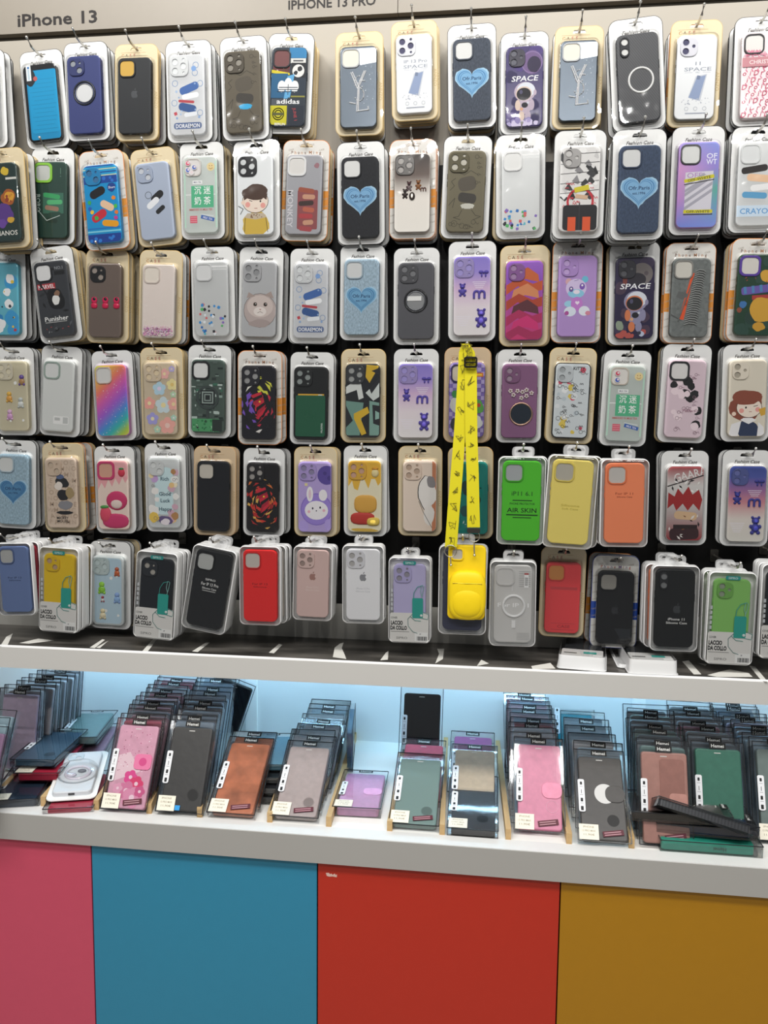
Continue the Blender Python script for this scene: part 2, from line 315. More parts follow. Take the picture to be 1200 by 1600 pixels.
def dome(m, w, h, cv, fw, fh, fr, fcv, top, mat, hole=None, draft=3.0, col='#ffffff'):
    m.holed(rrect(fw, fh, fr, 0, fcv), [rrect(w, h, 13, 0, cv)] + ([hole] if hole else []), 1.6, mat, col)
    L = lambda i, z: [(a, b, z) for a, b in rrect(w - 2 * i, h - 2 * i, 13 - i * .6, 0, cv)]
    R = [L(0, 1.6), L(.5, 2.2), L(draft, top - 1.6), L(draft + .5, top - .6), L(draft + 1.6, top)]
    for A, B in zip(R, R[1:]): m.bridge(A, B, mat, col)
    m.add(R[-1], [tuple(range(len(R[-1])))], mat, col)
def blister_mesh():
    m = MB(); dome(m, 80, 159, CV + .5, W_, H, 16, H / 2, 16.0, 'blister', slot(SLOT_V)); return m.mesh('blister')
CARD = {t: card_mesh(t) for t in 'wbonp'}; BLIS = blister_mesh()
XH, XW, SH, SW = 165.0, 88.0, 188.0, 92.0
def tray_mesh(w, h):                                     # translucent white shell with a raised rim, hollow towards the viewer
    m = MB(); o = rrect(w, h, 11, 0, h / 2); i = rrect(w - 7, h - 7, 9, 0, h / 2)
    m.plate(w, h, 11, 0, h / 2, -0.5, 0.6, 0, 'milky', '#e6e6e4'); m.bridge([(a, b, .6) for a, b in o], [(a, b, 12) for a, b in rrect(w - 1.5, h - 1.5, 11, 0, h / 2)], 'milky', '#e9e9e8')
    m.bridge([(a, b, 12) for a, b in rrect(w - 1.5, h - 1.5, 11, 0, h / 2)], [(a, b, 13) for a, b in rrect(w - 4, h - 4, 10, 0, h / 2)], 'milky', '#f4f4f4')
    m.bridge([(a, b, 13) for a, b in rrect(w - 4, h - 4, 10, 0, h / 2)], [(a, b, .8) for a, b in i], 'milky', '#e9e9e8'); return m.mesh('tray')
def lid_mesh(w, h):
    m = MB(); dome(m, w - 4, h - 4, h / 2, w + 1, h + 1, 11, h / 2, 15.5, 'blister', None, .8); return m.mesh('clear_lid')
def tab_mesh(h):
    m = MB(); m.plate(38, 20, 7, 0, h + 8, 3.6, 4.6, 0, 'tab', '#e2e2e2', [slot(h + 10, 24, 5)]); return m.mesh('hang_tab')
TRAY = {'x': tray_mesh(XW, XH), 's': tray_mesh(SW, SH)}; LID = {'x': lid_mesh(XW, XH), 's': lid_mesh(SW, SH)}; TAB = {'x': tab_mesh(XH), 's': tab_mesh(SH)}
def apple(m, u, v, r, h, mat, col):
    p = [(.0, .62), (.28, .72), (.6, .66), (.82, .45), (.62, .2), (.6, -.1), (.78, -.38), (.9, -.42), (.7, -.85), (.42, -1.08), (.18, -1.02), (0, -.96), (-.18, -1.02), (-.42, -1.08), (-.72, -.78), (-.88, -.3), (-.86, .15), (-.65, .55), (-.3, .72)]
    m.flat([(u + a * r, v + b * r) for a, b in p], h, mat, col); m.flat([(u + a * r, v + b * r) for a, b in ((.02, .8), (.05, 1.05), (.22, 1.28), (.42, 1.35), (.38, 1.08), (.22, .86))], h, mat, col)

# ------------------------------------------------------------------ one phone case with its print
class Art:
    def __init__(s, w, h, mat): s.m = MB(); s.w, s.h, s.mat = w, h, mat; s.z = 12.03; s.win = rrect(w - 2.6, h - 2.6, 9.5); s.parts = []
    def P(s, p, c, mat='soft'):
        s.z += .012
        if area2(p) < 0: p = p[::-1]
        if any(abs(a) > s.w / 2 - 5 or abs(b) > s.h / 2 - 5 for a, b in p): p = clip(p, s.win)
        if len(p) > 2: s.m.flat(p, s.z, mat, c)
    def R(s, u, v, w, h, c, rot=0, mat='soft', r=0):
        a, b = cos(radians(rot)), sin(radians(rot)); q = rrect(w, h, r, seg=3) if r else [(-w / 2, -h / 2), (w / 2, -h / 2), (w / 2, h / 2), (-w / 2, h / 2)]
        s.P([(u + x * a - y * b, v + x * b + y * a) for x, y in q], c, mat)
    def C(s, u, v, r, c, ry=None, mat='soft', n=20): s.P(circ(u, v, r, ry, n), c, mat)
    def O(s, u, v, r, t, c, n=28):
        for i in range(n):
            a, b = 2 * pi * i / n, 2 * pi * (i + 1) / n; s.z -= .012; s.P([(u + q * cos(x), v + q * sin(x)) for q, x in ((r, a), (r, b), (r - t, b), (r - t, a))], c)
    def L(s, pts, t, c):
        for (a, b), (x, y) in zip(pts, pts[1:]):
            d = math.hypot(x - a, y - b) or 1; n = ((b - y) / d * t / 2, (x - a) / d * t / 2); s.z -= .009
            s.P([(a - n[0], b - n[1]), (x - n[0], y - n[1]), (x + n[0], y + n[1]), (a + n[0], b + n[1])], c)
    def T(s, t, u, v, cap, c, **k): s.z += .012; s.m.text(t, u, v, cap, s.z, 'soft', c, win=(s.w / 2 - 1, s.h / 2 - 1), **k)
    def blob(s, u, v, r, c, seed=1, ry=None, n=18):
        q = random.Random(seed); ry = ry or r; a = [q.uniform(.8, 1.15) for _ in range(n)]
        s.P([(u + r * (a[i] + a[i - 1]) / 2 * cos(2 * pi * i / n), v + ry * (a[i] + a[i - 1]) / 2 * sin(2 * pi * i / n)) for i in range(n)], c)
    def heart(s, u, v, k, c): s.P([(u + k * 16 * sin(t) ** 3, v + k * (13 * cos(t) - 5 * cos(2 * t) - 2 * cos(3 * t) - cos(4 * t))) for t in [2 * pi * i / 32 for i in range(32)]], c)
    def fl(s, u, v, r, c, cc):
        for i in range(5): a = 2 * pi * i / 5 + .3; s.C(u + r * .62 * cos(a), v + r * .62 * sin(a), r * .5, c, n=12)
        s.C(u, v, r * .34, cc, n=10)
    def grad(s, fn, n=30, m=1, mat='soft'):
        for i in range(n):
            for j in range(m):
                v0, v1 = -s.h / 2 + s.h * i / n, -s.h / 2 + s.h * (i + 1) / n; u0, u1 = -s.w / 2 + s.w * j / m, -s.w / 2 + s.w * (j + 1) / m
                p = clip([(u0, v0), (u1, v0), (u1, v1), (u0, v1)], s.win)
                if len(p) > 2: s.m.flat(p, s.z, mat, fn)
        s.z += .012
    def scatter(s, n, cols, box, r0, r1, seed, shape='C'):
        q = random.Random(seed)
        for i in range(n):
            u, v, r, c = q.uniform(box[0], box[1]), q.uniform(box[2], box[3]), q.uniform(r0, r1), q.choice(cols)
            if shape == 'C': s.C(u, v, r, c, n=9)
            elif shape == 'S': s.R(u, v, r * 1.8, r * 1.8, c, q.uniform(-40, 40), r=r * .4)
            elif shape == 'D':                           # doodle: open ring and a stroke
                s.O(u, v, r, .7, c, 12); s.L([(u + r, v), (u + r * 1.8, v + r * q.uniform(-1, 1)), (u + r * 2.4, v - r * .3)], .7, c)
            elif shape == 'Z': s.L([(u + r * (k - 2) * .7, v + r * (.6 if k % 2 else -.6)) for k in range(5)], .8, c)
            elif shape == 'B': s.blob(u, v, r, c, seed * 31 + i)
            elif shape == 'K': s.P([(u + r * a * cos(t) - r * b * sin(t), v + r * a * sin(t) + r * b * cos(t)) for t in [q.uniform(0, 6)] for a, b in ((-1, -.2), (.2, -.35), (1.1, .1), (.1, .4))], c)
    def part(s, name): m = MB(); s.parts.append((name, m)); return m
def mixc(stops):
    st = [(p, lin(c)) for p, c in stops]
    def fn(t):
        for (p, a), (q, b) in zip(st, st[1:]):
            if t <= q: k = max(0, min(1, (t - p) / (q - p))); return tuple(x + (y - x) * k for x, y in zip(a, b))
        return st[-1][1]
    return fn
CAMS = {'p3': (37, 37, [(-8, 8, 6.6), (-8, -8.5, 6.6), (8.5, 0, 6.6), (9, 12, 2.6), (9, -12, 2.2)]), 'd2': (33, 33, [(-6.5, 6.5, 6.4), (6.5, -6.5, 6.4), (7.5, 7.5, 2.4)]), 'v2': (31, 33, [(-6, 8, 6.3), (-6, -7.5, 6.3), (8, 1, 3)]), 'pp': (16, 34, [(0, 8.5, 6.4), (0, -8, 6.4)])}
def camera_frame(kind, col, floor, mat, w, h, big=0):
    m = MB(); u, v = -w / 2 + 21, h / 2 - 22
    if kind == 'pp': u = -w / 2 + 14
    if kind[0] == 'q':                                   # open square window with a bezel ring
        S_ = 33 + big; t = 2.6 + big / 2; m.plate(S_ + 2, S_ + 2, 10, u, v, 11.8, 14.2, 1.0, mat, col, [rrect(S_ + 2 - 2 * t, S_ + 2 - 2 * t, 8, u, v)]); m.flat(rrect(S_ - 2, S_ - 2, 8, u, v), 12.9, 'paper', floor)
    else:
        fw, fh, L = CAMS[kind]; m.plate(fw + big, fh + big, 11 + big / 3, u, v, 11.8, 14.4, .9, mat, col, [circ(u + a, v + b, r, n=16) for a, b, r in L]); m.flat(rrect(fw - 2, fh - 2, 10, u, v), 12.95, 'gloss', floor)
        for a, b, r in L[:3]:
            if r > 5: m.torus(u + a, v + b, 14.3, r - .2, .55, mat, col, 16, 5)
    return m
def case_mesh(w, h, col, mat, art=None):
    a = Art(w, h, mat)
    a.m.plate(w, h, 11, 0, 0, 2, 12, 2.2, mat, col)
    for vv, l in ((24, 9), (10, 9)): a.m.box(-w / 2 - .9, -w / 2 + 1, vv, vv + l, 5, 8.5, mat, col)
    a.m.box(w / 2 - 1, w / 2 + .9, 14, 28, 5, 8.5, mat, col)
    if art: art(a)
    return a

# charms
def bear(m, u, v, k, c, mat='soft'):
    h = 12
    for du, dv, r, e in ((0, -2, 6, 1.15), (0, 8.5, 5.4, .95), (-4.4, 13.2, 2.1, 1), (4.4, 13.2, 2.1, 1), (-6.2, 0, 2.3, 1.3), (6.2, 0, 2.3, 1.3), (-4.2, -8.8, 2.9, 1), (4.2, -8.8, 2.9, 1), (0, 7, 2.2, .8)):
        m.ball(u + du * k, v + dv * k, h + (1.6 if r == 2.2 else 0), r * k, r * k * e, (3.4 if r > 5 else 2.6) * max(k, .7) + (1.8 if r == 2.2 else 0), mat, c, 12)
def bow(m, u, v, k, c, mat='soft'):
    for sx in (-1, 1): m.ball(u + sx * 4.6 * k, v + 2 * k, 12.4, 4.2 * k, 3 * k, 2.4, mat, c); m.ball(u + sx * 3.4 * k, v - 3.5 * k, 12.2, 1.6 * k, 3.4 * k, 1.8, mat, c)
    m.ball(u, v + 1 * k, 13, 1.8 * k, 1.9 * k, 2.4, mat, c)
def cane(m, u, v, k, c, mat='soft'):
    for du in (-4.5, 4.5):
        m.tube([(u + k * (du + 4.2 * cos(t)), v + k * (2 + 4.2 * sin(t)), 12.6) for t in [pi - pi * i / 8 for i in range(9)]], 1.9 * k, mat, c)
    for du in (-8.7, -.3, 8.7): m.tube([(u + k * du, v + 2 * k, 12.6), (u + k * du, v - 6 * k, 12.6)], 1.9 * k, mat, c)
# ------------------------------------------------------------------ the prints
def a_aqua(a):
    a.R(3, -4, 64, 134, '#0b86b8', r=5); a.R(4, 2, 60, 120, '#0f93c6', r=6)
    for k in range(14): a.R(4, 45 - k * 8, 56 - (k * 7) % 20, .5, '#0a7aa6')
    a.blob(-20, 50, 11, '#20262b', 3, 17); a.C(-10, 47, 4.5, '#b95b58'); a.R(-23, 59, 10, 30, '#e9eef2'); a.R(-23, 56, 4, 20, '#b9cdd8'); a.R(-23, 69, 4, 4, '#2d6fb0')
def ringed(col, inner, r=20, v=-3, t=5):
    def f(a):
        m = a.part('ring_stand'); m.torus(0, v, 12.4, r, 1.8, 'gloss', col, 28, 8); m.torus(0, v, 12.3, r - 4, 1.2, 'metal', '#77797d', 28, 6); m.flat(circ(0, v, r - 5, n=28), 12.25, 'gloss', inner)
    return f
def a_navy(a): ringed('#22262e', '#d9dadb', 22, 3)(a)
def a_apple(c='#4b4d50', v=4, r=8): return lambda a: apple(a.m, 0, v, r, 12.05, 'gloss', c)
def a_blueblob(a):                                       # generic blue and white strokes
    for k, (u, v, w, h, c, r) in enumerate(((4, 12, 40, 15, '#3f66a8', 20), (6, -2, 34, 10, '#f2f4f6', 8), (-2, -12, 32, 5, '#b5404a', -6), (0, -24, 36, 15, '#34568f', -14), (6, -36, 26, 8, '#e5e9ee', 6))): a.R(u, v, w, h, c, r, r=h * .45)
    for u, v in ((18, 54), (16, 40), (-24, 22), (26, 20), (-26, -14), (25, -34)): a.O(u, v, 6, 1, '#6d8cb8', 14)
    a.C(14, 48, 5, '#7fa3d6'); a.R(-24, -34, 6, 6, '#c2434f', 20); a.scatter(8, ['#a9c0dd', '#8aa8d0'], (-26, 26, -44, 40), 1.5, 3, 4)
    a.R(0, -57, 56, 12, '#5d6f96', r=5); a.T('DORAEMON', 0, -57, 7.5, '#f5f6f8', width=48)
def a_doodle(c, dot):
    def f(a):
        a.R(2, 14, 34, 26, '#554e42', 12, r=10); a.R(3, -12, 34, 18, '#3b3731', -8, r=7)
        for q in ([(-30, 2), (-22, 10), (-28, 18), (-20, 24)], [(-32, -26), (-20, -12), (-24, -30)], [(-6, -34), (-12, -46), (-22, -48), (-8, -52)], [(12, -34), (20, -44), (30, -46), (16, -52)], [(-18, 36), (-4, 30), (8, 38), (22, 30)]): a.L(q, 1, c)
        a.scatter(6, [c], (-28, 28, -66, -54), 3, 6, 6, 'D'); a.scatter(5, [c], (-30, 28, 40, 66), 3, 5, 8, 'Z'); a.scatter(5, [c], (16, 30, 10, 66), 2, 4, 9, 'D')
        a.R(4, -27, 17, 10, dot, r=4); a.R(-5, -27, 6, 7, dot, 30); a.R(13, -27, 6, 7, dot, -30)
    return f
def a_sport(a):
    a.R(18, 64, 36, 20, '#2f7fb2'); a.R(18, 49, 30, 9, '#dcdcd8'); a.R(18, 49, 20, 3, '#55585a'); a.R(-15, 46, 33, 36, '#6d3434')
    a.scatter(60, ['#a7473f', '#c9a24c', '#3f5f3a', '#2a2a33', '#d8cfc0'], (-30, 0, 30, 63), 1, 2.5, 3, 'K'); a.P([(-34, 26), (2, 22), (2, 26), (-34, 32)], '#d7c628'); a.R(20, 30, 30, 30, '#1a1d22'); a.C(19, 30, 12, '#e3e3e0'); a.blob(22, 34, 5, '#26282c', 3); a.blob(14, 26, 4, '#26282c', 5)
    a.R(-18, 2, 34, 46, '#1d5d86'); a.R(18, 0, 36, 34, '#23303e'); a.P([(-2, 20), (12, 24), (4, -22), (-8, -22)], '#5ea7d6')
    for du, rot in ((-13, 28), (0, 0), (13, -28)): a.C(du, 4 - abs(du) * .25, 8, '#f4f4f2', 13 if du == 0 else 11)
    for k in range(3): a.R(0, -9 + k * 4, 44 - k * 3, 1.6, '#23364a')
    a.R(0, -5, 1.2, 20, '#23364a')
    a.R(18, -28, 36, 16, '#26303a'); a.R(20, -18, 28, 3, '#8d8a3a'); a.T('adidas', 1, -27, 9, '#ffffff', width=46)
    a.R(-18, -53, 34, 36, '#c9c11c'); a.O(-18, -51, 12, 2, '#55572a'); a.O(-18, -51, 8, 2, '#55572a'); a.R(-18, -51, 22, 5, '#55572a'); a.R(19, -54, 36, 38, '#1a2331'); a.T('JUNE 1', 16, -52, 6, '#a8363c', rot=-80); a.T('BERLIN', -14, -70, 5, '#e9e9e9')
def stones(a, paths, r=1.5, d=2.3):
    m = a.part('rhinestone_emblem')
    for p in paths:
        for (x, y), (X, Y) in zip(p, p[1:]):
            n = max(1, int(math.hypot(X - x, Y - y) / d))
            for i in range(n + 1): m.ball(x + (X - x) * i / n, y + (Y - y) * i / n, 12.6, r, r, 1.2, 'gloss', '#f4f4f6', 6)
def a_stone(a):
    a.P([(-24, 70), (34, 70), (34, 44), (4, 40)], '#d4d9df', 'mirror')  # bright reflection across the mirror's top right, put in as a paler patch
    S_ = [(2 + 9 * cos(radians(t)) * 1.0, -14 + 9 * sin(radians(t)) * 1.3) for t in range(-150, 90, 24)]; S2 = [(2 - 9 * cos(radians(t)), 9 - 9 * sin(radians(t)) * 1.2) for t in range(-90, 130, 24)]
    stones(a, [[(-14, 26), (-2, -2)], [(-11, 27), (1, 0)], [(14, 28), (2, 2), (0, -42)], [(11, 28), (0, 4), (-3, -42)], S_, S2, [(-3, -44), (20, -42), (19, -37)], [(3, 12), (12, 11)], [(-16, -28), (-6, -30)]])
    a.scatter(26, ['#eef2f6', '#9aa6b4'], (8, 30, -30, 40), .3, .8, 5)
def a_space(txt, n1='#7b84b8'):
    def f(a):
        a.T(txt[0], 3, 24, 6.2, '#8d93a3', width=46 if len(txt[0]) > 4 else 9); a.T('SPACE', 3, 14, 6.5, '#9aa0ae', width=48); a.L([(-20, 8), (-6, 8)], .5, '#aab'); a.L([(12, 8), (26, 8)], .5, '#aab'); a.T('TPU', 3, 8, 3, '#9aa0ae')
        a.P([(0, 1), (20, 5), (10, -43), (-12, -36)], '#c9cdd6'); a.P([(2, -1), (18, 3), (7, -41), (-11, -36)], '#8f9fc0'); a.R(5, -1, 6, 7, '#76839f', -12)
        a.scatter(24, ['#b9bdc8'], (-24, 26, -48, -38), .6, 1.3, 3); a.R(2, -64, 36, 2, '#a9aebb')
        for u in (-14, 2, 18): a.O(u, -56, 3.6, .6, '#a7acb8', 12)
    return f
def a_patch(c1='#7fb0d6', c2='#3f78ad', tc='#1d3c66', s=1.0):
    def f(a):
        m = a.part('heart_patch'); P = lambda k: [(k * s * 16 * sin(t) ** 3 * 1.08, -2 + k * s * (13 * cos(t) - 5 * cos(2 * t) - 2 * cos(3 * t) - cos(4 * t))) for t in [2 * pi * i / 40 for i in range(40)]]
        fr = random.Random(4); edge = [(x * (1 + fr.uniform(-.05, .06)), (y + 2) * (1 + fr.uniform(-.05, .06)) - 2) for x, y in P(1.86)]
        m.flat(edge, 12.5, 'fabric', '#a6cbe4'); m.bridge([(x, y, 12.5) for x, y in edge], [(x, y, 11.9) for x, y in edge], 'fabric', '#a6cbe4')
        for k, c, z in ((1.72, c1, 12.7), (1.5, c2, 12.75), (1.42, c1, 12.8), (1.28, c2, 12.85), (1.22, c1, 12.9)): m.flat(P(k), z, 'fabric', c)
        m.text('Ofr.Paris', 0, 2, 6.5, 13.0, 'fabric', tc, width=36 * s); m.text('est.1996', 0, -7, 4.4, 13.0, 'fabric', tc, width=22 * s)
        a.R(-15, 51, 20, 8, '#d8d8d4')
    return f
def astronaut(a, u, v, k, suit, lit, dark='#15131d'):
    C = lambda x, y, r, c, ry=None: a.C(u + x * k, v + y * k, r * k, c, ry * k if ry else None)
    C(0, -22, 13, suit, 14); C(-13, -20, 5, lit, 10); C(13, -20, 5, suit, 10); C(-6, -40, 5.6, lit, 9); C(6, -40, 5.6, suit, 9); C(0, -20, 6, dark, 5); C(-6, -27, 3, '#d6a27c'); C(6, -16, 2, '#c8ccd8')
    C(0, 4, 20, suit, 18); C(2, 7, 17, '#d9dde6', 14); C(-2, 1, 15, lit, 13); C(-2, 0, 13.5, dark, 11.5); C(-7, 4, 3, '#4d4a66', 4); C(19, 2, 3, suit, 5)
def a_astro1(a):
    a.scatter(10, ['#3a2f66', '#4a3a78', '#2b2450'], (-30, 30, -60, 70), 8, 14, 4, 'B'); a.C(14, 44, 20, '#6e5684', 22); a.C(18, 40, 13, '#2a2140', 15); a.O(14, 44, 20, 1.2, '#8d78a8')
    a.T('SPACE', 0, 15, 10, '#f2f2f5', shear=.2, width=50); astronaut(a, 1, -14, 1.02, '#b9a9b9', '#d8c3b4'); a.scatter(9, ['#cfc6e2', '#a79cc6', '#8d82b4'], (-30, 30, -72, -62), 4, 8, 5, 'B')
def a_astro2(a):
    a.scatter(10, ['#2a2440', '#3b2f4d', '#453348'], (-30, 30, -60, 70), 8, 14, 4, 'B'); a.C(12, 44, 20, '#77706f', 20); a.C(4, 34, 16, '#2b2731', 12); a.R(-18, 32, 8, 14, '#7a3b33', r=4); a.C(20, 45, 4, '#5d5358')
    a.T('SPACE', 0, 22, 10, '#f2f2f5', shear=.2, width=54); astronaut(a, 2, -10, 1.06, '#8d8aa8', '#d27a4e'); a.blob(-26, -50, 7, '#8c9a86', 4, 10); a.scatter(9, ['#b9c2d8', '#4a4f73', '#b4524a', '#2d2a3c'], (-30, 30, -70, -60), 3, 7, 6, 'B')
def a_carbon(a):
    m = a.part('magnetic_ring'); m.torus(4, -4, 12.1, 20.5, 2.0, 'soft', '#eeeeec', 32, 6)
def a_oblique(a):
    q = random.Random(3); pk = ['#e4859f', '#d9728f', '#e79ab0']
    for i in range(7):
        for j in range(9):
            u, v = -30 + i * 10 + (j % 2) * 5, -68 + j * 12
            if v < 20: a.T('Dior'[(i * 3 + j) % 4], u, v, 9, '#c9506f', shear=.2)
            a.R(u + 4, v + 4, 2, 6, pk[j % 3], 30)
    a.R(0, 22, 68, 16, '#cf8f97'); a.T('CHRISTIAN', 4, 22, 7, '#f6e6e6', width=52); a.scatter(22, pk, (-30, 30, 32, 42), 2, 4, 8, 'Z')
def a_purplegold(a):
    a.scatter(8, ['#24332f', '#314540', '#1e2a28'], (-30, 30, -66, 66), 6, 12, 8, 'B'); a.blob(10, 58, 8, '#d4b53a', 2); a.R(22, 44, 22, 4, '#dad9d2'); a.blob(14, 8, 15, '#a45a2a', 5); a.blob(16, 10, 10, '#dba036', 6); a.scatter(6, ['#c8882e', '#8f3d2a'], (6, 26, 0, 20), 2, 4, 3)
    a.blob(2, -22, 20, '#5b3b86', 7, 22); a.blob(16, -34, 8, '#cfa43c', 8, 6); a.blob(-2, -40, 9, '#6a479a', 9); a.T('THANOS', 2, -58, 9, '#e4e2da', width=52)
def a_greenpatch(a): a.T('RORO', -26, -6, 9, '#b9c9c0', rot=-90); a.R(6, -6, 44, 40, '#3f6e5c'); [a.R(6 + (k % 2) * 6 - 3, 8 - k * 12, 36 - k * 3, 9, c, (k * 29) % 19 - 9, r=4) for k, c in enumerate(('#3fa465', '#57b478', '#9c7a66', '#2d4a3e', '#24392f'))]; a.L([(-32, -14), (-8, -40), (20, -30)], 1.2, '#c6d2cc'); a.L([(22, 62), (22, 50)], 1, '#6c8f7e'); a.T('+', 22, 46, 4, '#6c8f7e')
def a_bluepop(a):
    a.R(0, 64, 70, 20, '#1c9cd4'); [a.R(0, 72 - k * 6, 70, 2, ('#0d3f8f', '#c9d9b0')[k % 2]) for k in range(4)]; a.R(0, 46, 70, 14, '#16489c'); a.scatter(6, ['#2a6fc9'], (-30, 30, 42, 50), 2.5, 4, 5)
    a.R(0, -66, 70, 18, '#143f93'); a.scatter(7, ['#2a7ad2'], (-30, 30, -70, -62), 2.5, 4, 6); a.R(0, -52, 70, 3, '#7fd0e6'); a.R(0, -46, 70, 2, '#1c6fc0')
    a.R(-8, 22, 34, 16, '#16161a', 24, r=8); a.R(10, -4, 30, 14, '#ecc7a4', -30, r=7); a.R(-8, -22, 34, 16, '#c92a3c', 30, r=8); a.R(14, -38, 34, 12, '#eda21c', -8, r=6); a.blob(22, 30, 9, '#16418f', 8); a.T('Short', 22, 30, 4.5, '#e9eef5')
    for u, v, c in ((24, 10, '#f08a24'), (27, -6, '#4ec04a'), (28, -18, '#ef7b25'), (-22, -14, '#f2c52c'), (-26, 4, '#38a85a'), (26, -28, '#c93a94'), (-26, -8, '#2a5fb8'), (-14, -26, '#3fae54')): a.blob(u, v, 4, c, int(u + 60))
def a_monoblob(a): a.R(6, 8, 30, 14, '#1b1b1d', 35, r=7); a.R(-4, -4, 30, 12, '#eef0f4', 35, r=6); a.R(10, -18, 22, 9, '#1e1e20', 35, r=4); a.O(-12, 12, 7, .9, '#333', 20); a.R(-23, 66, 12, 4, '#2b2b2d')
def a_milktea(a):
    a.O(0, 0, 1, .5, '#9cc8b0'); a.R(0, 0, 62, 1.2, '#fff'); 
    for q in ([(-32, 64), (-32, -64)], [(32, 64), (32, -64)]): a.L(q, 3, '#b9dcc8')
    a.R(-6, 24, 20, 7, '#f2f4f2'); a.T('MILK TEA', -6, 24, 3, '#557', width=15); a.R(4, -4, 46, 42, '#57b98b'); a.T('沉 迷', 4, 8, 12, '#f7fbf8', width=34); a.T('奶 茶', 4, -12, 12, '#f7fbf8', width=34)
    a.T('IMMERSED IN MILK TEA', 0, -29, 4, '#c9605e', width=48); a.R(-15, -48, 15, 14, '#df6276'); [a.R(-15, -44 - k * 4, 13, .7, '#f2c6cc') for k in range(3)]; a.R(14, -46, 28, 7, '#3d67b4', -14); a.T('MILK TEA', 14, -46, 4, '#eef', rot=-14, width=20); a.L([(0, -38), (26, -42)], 1.5, '#dfe6ea')
    a.C(22, 53, 8, '#eed9a0'); a.C(19.5, 55, 1, '#b07a40'); a.C(24.5, 55, 1, '#b07a40'); a.L([(18, 51), (22, 48.6), (26, 51)], 1, '#b07a40')
def stick(cols):
    def f(a): a.z = 15.0; [(a.C(u, v, 5.2, '#f3eef0'), a.C(u, v, 4.2, c), a.C(u + 1, v + 1, 2.2, '#f1dfe2')) for u, v, c in cols]
    return lambda a: (a_milktea(a), f(a))
def a_boy(a):
    a.blob(0, -54, 27, '#d6b449', 3, 26); a.L([(-22, -70), (-20, -40), (20, -40), (24, -70)], 1, '#3a2a1c'); a.P([(-16, -34), (16, -34), (22, -42), (0, -46), (-22, -42)], '#c8b8a0'); a.scatter(12, ['#8a6a50'], (-16, 16, -42, -36), 1, 1.6, 3)
    a.C(0, -12, 26, '#3a2a1c', 22); a.C(0, -12, 25, '#f6e4d4', 21); a.C(-24, -14, 4, '#f3d8c4'); a.blob(0, 4, 25, '#4a3327', 5, 15); a.P([(-24, 2), (24, 2), (22, -10), (12, -3), (2, -8), (-10, -2), (-22, -10)], '#4a3327')
    a.C(-15, -18, 5, '#eda59a'); a.C(15, -20, 5, '#eda59a'); a.L([(-12, -10), (-6, -12)], 1.2, '#333'); a.C(10, -12, 1.6, '#2a2020', 2.2); a.L([(-2, -25), (4, -25)], 1, '#a2443c'); a.L([(-34, -20), (-24, -26), (-30, -36)], 1.2, '#333')
def a_girl(a):
    a.blob(-2, -18, 30, '#8a4a38', 5, 30); a.blob(4, -62, 22, '#2d3a58', 4, 20); a.P([(-28, -50), (-10, -44), (-16, -74), (-34, -74)], '#f1eff0'); a.P([(22, -46), (32, -56), (34, -74), (20, -74)], '#f1eff0'); a.P([(-12, -42), (4, -50), (18, -42), (10, -38), (-6, -38)], '#f4f2f2')
    a.C(4, -18, 24, '#3a2a22', 20); a.C(4, -18, 23, '#f7e6d6', 19); a.blob(-1, 2, 27, '#8e4c39', 6, 15); a.P([(-26, 2), (28, 4), (26, -8), (14, -4), (0, -8), (-14, -4), (-26, -12)], '#8e4c39')
    a.C(-10, -24, 4.6, '#efa69c'); a.C(20, -22, 4.6, '#efa69c'); a.C(-2, -18, 1.6, '#2a2020', 2.2); a.L([(12, -16), (20, -14)], 1.2, '#333'); a.L([(4, -26), (9, -26)], 1, '#a2443c'); a.R(30, -26, 13, 14, '#d9a93f', 20); a.C(-24, -30, 4, '#f3d8c4')
def a_redhat(a): a.T('MONKEY', -26, -26, 11, '#d5d2d6', rot=-90, width=70); a.R(8, -28, 40, 74, '#8d4a4c', r=3); [a.R(8 + (k % 2) * 5 - 3, 8 - k * 12, 32 - (k * 7) % 12, 9, c, (k * 23) % 17 - 8, r=4) for k, c in enumerate(('#9d4f3a', '#c79478', '#3a2724', '#b8604a', '#b03e44', '#c79478', '#a5464a'))]; a.blob(24, 54, 5, '#9c7078', 5)
def a_brownbears(a):
    a.grad(lambda u, v: mixc([(0, '#f4efe6'), (.45, '#efe8df'), (.72, '#6d5f58'), (1, '#45403e')])((v + 74) / 148)); m = a.part('charm')
    for k, (u, v, c) in enumerate(((-14, 2, '#2b1d18'), (-6, 16, '#4a2c2e'), (12, 18, '#8a5a34'))): bear(m, u, v - 4, .72, c)
    m = a.part('charm'); m.ball(0, -6, 13, 6, 8, 3, 'gloss', '#2d2019', 12); m.ball(0, -6, 15, 2.5, 5, 1.4, 'soft', '#efe6dc'); cane(a.part('charm'), 22, 6, .55, '#5d3a30')
def a_apps(box, n, seed):
    def f(a): a.R(0, 64, 66, 2, '#ffffff'); a.R(0, 58, 66, 1, '#f6f6f6'); a.scatter(n, ['#3f8fd0', '#2f6fb8', '#5ab66a', '#8a6fc0', '#2b2b33', '#e9eef2', '#d96a6a', '#5fb8c8', '#cfd8de'], box, 2.3, 3.4, seed, 'S')
    return f
